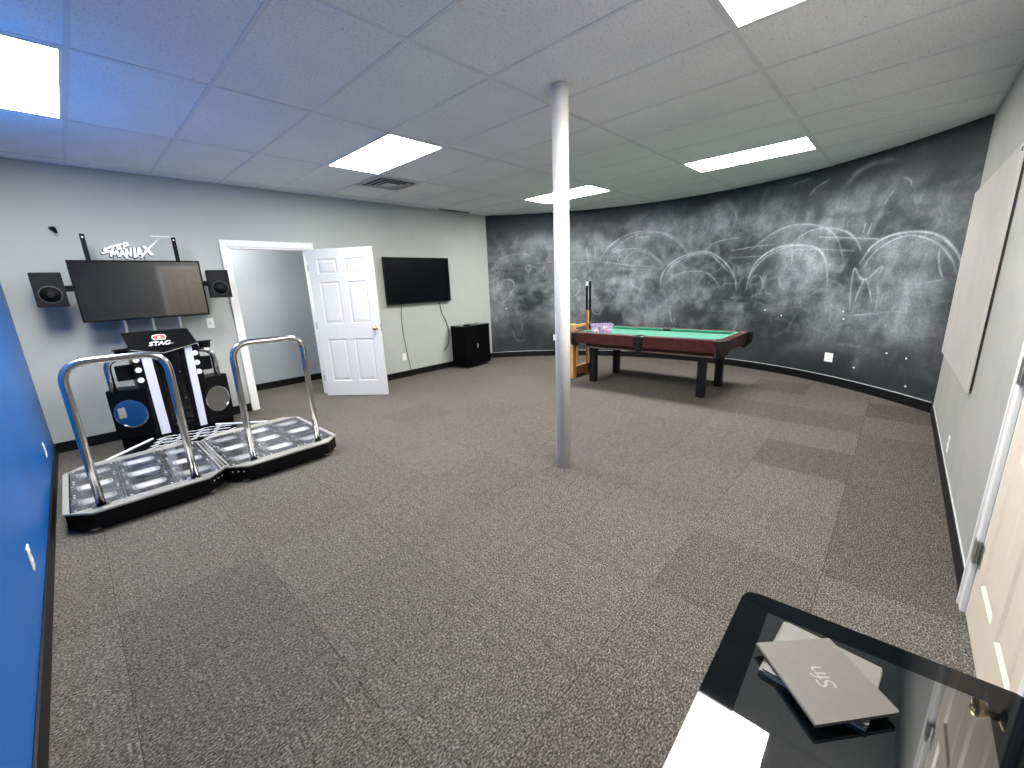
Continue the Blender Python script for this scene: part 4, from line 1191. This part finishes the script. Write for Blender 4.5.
# ================================================================== GLOSSY TABLE AND FOLDERS
def rounded(pts, r, n=6):
    out = []
    P = [Vector(p) for p in pts]; L_ = len(P)
    for i in range(L_):
        a, b_, c = P[i-1], P[i], P[(i+1) % L_]
        u = (a-b_).normalized(); v = (c-b_).normalized()
        p0, p1 = b_+u*r, b_+v*r
        for k in range(n+1):
            s = k/n; out.append(tuple(p0*(1-s)**2+b_*2*s*(1-s)+p1*s*s))
    return out
gt = thing('glossy_table', 'low glossy black table with a dark glass inset', 'table', (.70, -.05, 0))
go = Vector((.70, -.05, 0))
def gp(name, bm, m, parent=None, **k):
    bmesh.ops.translate(bm, vec=-go, verts=bm.verts); return link(name, bm, m, parent or gt, **k)
outl = rounded([(.20, .208), (.20, -.315), (1.243, -.335), (1.212, .223)], .035)
bm = B(); prism(bm, outl, TZ-.045, TZ, .004); gp('table_top', bm, M['table_gloss'])
bm = B(); prism(bm, [(.27, .137), (.27, -.247), (1.170, -.252), (1.148, .152)], TZ+.0004, TZ+.0016); gp('glass_inset', bm, M['table_glass'])
bm = B(); box(bm, .26, 1.16, -.27, .165, TZ-.105, TZ-.0455, .004); gp('apron', bm, M['black_plastic'])
for x in (.28, 1.13):
    for y in (-.245, .14):
        bm = B(); frustum(bm, (x-.016, x+.016, y-.016, y+.016), (x-.024, x+.024, y-.024, y+.024), 0.0, TZ-.105); gp('leg', bm, M['black_plastic'])

def folder(pts, z0, th, label, m, logo=False, lift=0.0):
    c = Vector((sum(p[0] for p in pts)/4, sum(p[1] for p in pts)/4, z0))
    t = thing('folder', label, 'folder', c, 0, 'grey folders on the glossy table')
    P = [(p[0]-c.x, p[1]-c.y) for p in pts]
    bm = B(); prism(bm, rounded(P, .005, 3), th-.0025, th, .0005); cv = link('front_cover', bm, m, t)
    bm = B(); prism(bm, rounded([(p[0]*.99, p[1]*.99) for p in P], .004, 3), 0, .0022); link('back_cover', bm, m, t)
    bm = B(); prism(bm, [(p[0]*.97, p[1]*.97) for p in P], .0022, th-.0025); link('pages', bm, M['paper'], t)
    # spine along the edge P[0]-P[3]
    a, b_ = Vector(P[0]), Vector(P[3])
    bm = B(); tube(bm, [(a.x*.99, a.y*.99, th/2), (b_.x*.99, b_.y*.99, th/2)], th/2, 8); link('spine', bm, m, t)
    if logo:
        d = (Vector(P[0])-Vector(P[3])).normalized(); u = (Vector(P[0])-Vector(P[1])).normalized()
        n_ = Vector((-d.y, d.x))
        cc = Vector((0.985-c.x, 0.015-c.y))
        bm = B(); text_bm(bm, 'Sfn', .052, frame_mtx((cc.x, cc.y, th+.0004), (d.x, d.y, 0), (n_.x, n_.y, 0)), .0005, offset=-.0002, shear=.15, spacing=.9)
        link('logo_print', bm, M['folder_ink'], cv)
    return t
q0 = TZ+.0018
# corners: back-left, back-right, front-right, front-left
folder([(1.130, .109), (1.108, -.086), (.925, -.066), (.932, .124)], q0, .011, 'pale grey folder lying flat on the glass inset, lowest of the three', M['folder_light'])
folder([(1.126, .104), (1.112, -.084), (.929, -.068), (.935, .119)], q0+.0112, .005, 'thin pale grey folder sandwiched between the other two', M['folder_light'])
folder([(.995, .146), (1.123, .017), (.997, -.114), (.857, .008)], q0+.0164, .009, 'darker grey folder with a small printed mark, topmost of the three', M['folder'], True)

# chalk specks / pins on the curved wall
for k, (s, z) in enumerate(((.33, .98), (5.0, .92), (6.1, .95), (6.12, .86), (6.72, .52), (6.35, .28), (6.95, .50), (7.0, .2), (5.25, .85))):
    x, y = on_curve(s)
    d = (Vector((2.5, 2.8))-Vector((x, y))).normalized()
    bm = B(); lathe(bm, [(.001, 0), (.010, 0), (.007, .006), (.001, .008)], 10, mtx=frame_mtx((0, 0, 0), (-d.y, d.x, 0), (0, 0, 1)))
    o = link('push_pin', bm, M['chalk_white'], loc=(x+d.x*.001, y+d.y*.001, z))
    tag(o, 'tiny white pin stuck in the chalk covered wall', 'pin', 'white pins on the chalk wall')

# ================================================================== CAMERA AND WORLD
r = Vector(CR); u = Vector(CU); f = Vector(CF)
cam = bpy.data.cameras.new('camera'); co = bpy.data.objects.new('camera', cam); COL.objects.link(co)
mw = Matrix((r, u, -f)).transposed().to_4x4(); mw.translation = Vector((0, 0, 1.468))
co.matrix_world = mw
cam.sensor_fit = 'HORIZONTAL'; cam.sensor_width = 36.0; cam.lens = 409.02/1024*36.0
cam.clip_start = .02
SC.camera = co
wd = bpy.data.worlds.new('world'); SC.world = wd; wd.use_nodes = True
bg = wd.node_tree.nodes['Background']; bg.inputs['Color'].default_value = (.8, .85, .9, 1); bg.inputs['Strength'].default_value = .5

vs = SC.view_settings
vs.view_transform = 'Standard'; vs.look = 'None'; vs.exposure = 1.56; vs.gamma = 1.0; vs.use_curve_mapping = False
cy = SC.cycles
cy.max_bounces = 10; cy.diffuse_bounces = 6; cy.glossy_bounces = 4; cy.transparent_max_bounces = 8
cy.use_denoising = True; cy.caustics_reflective = False; cy.caustics_refractive = False
cy.sample_clamp_indirect = 6.0
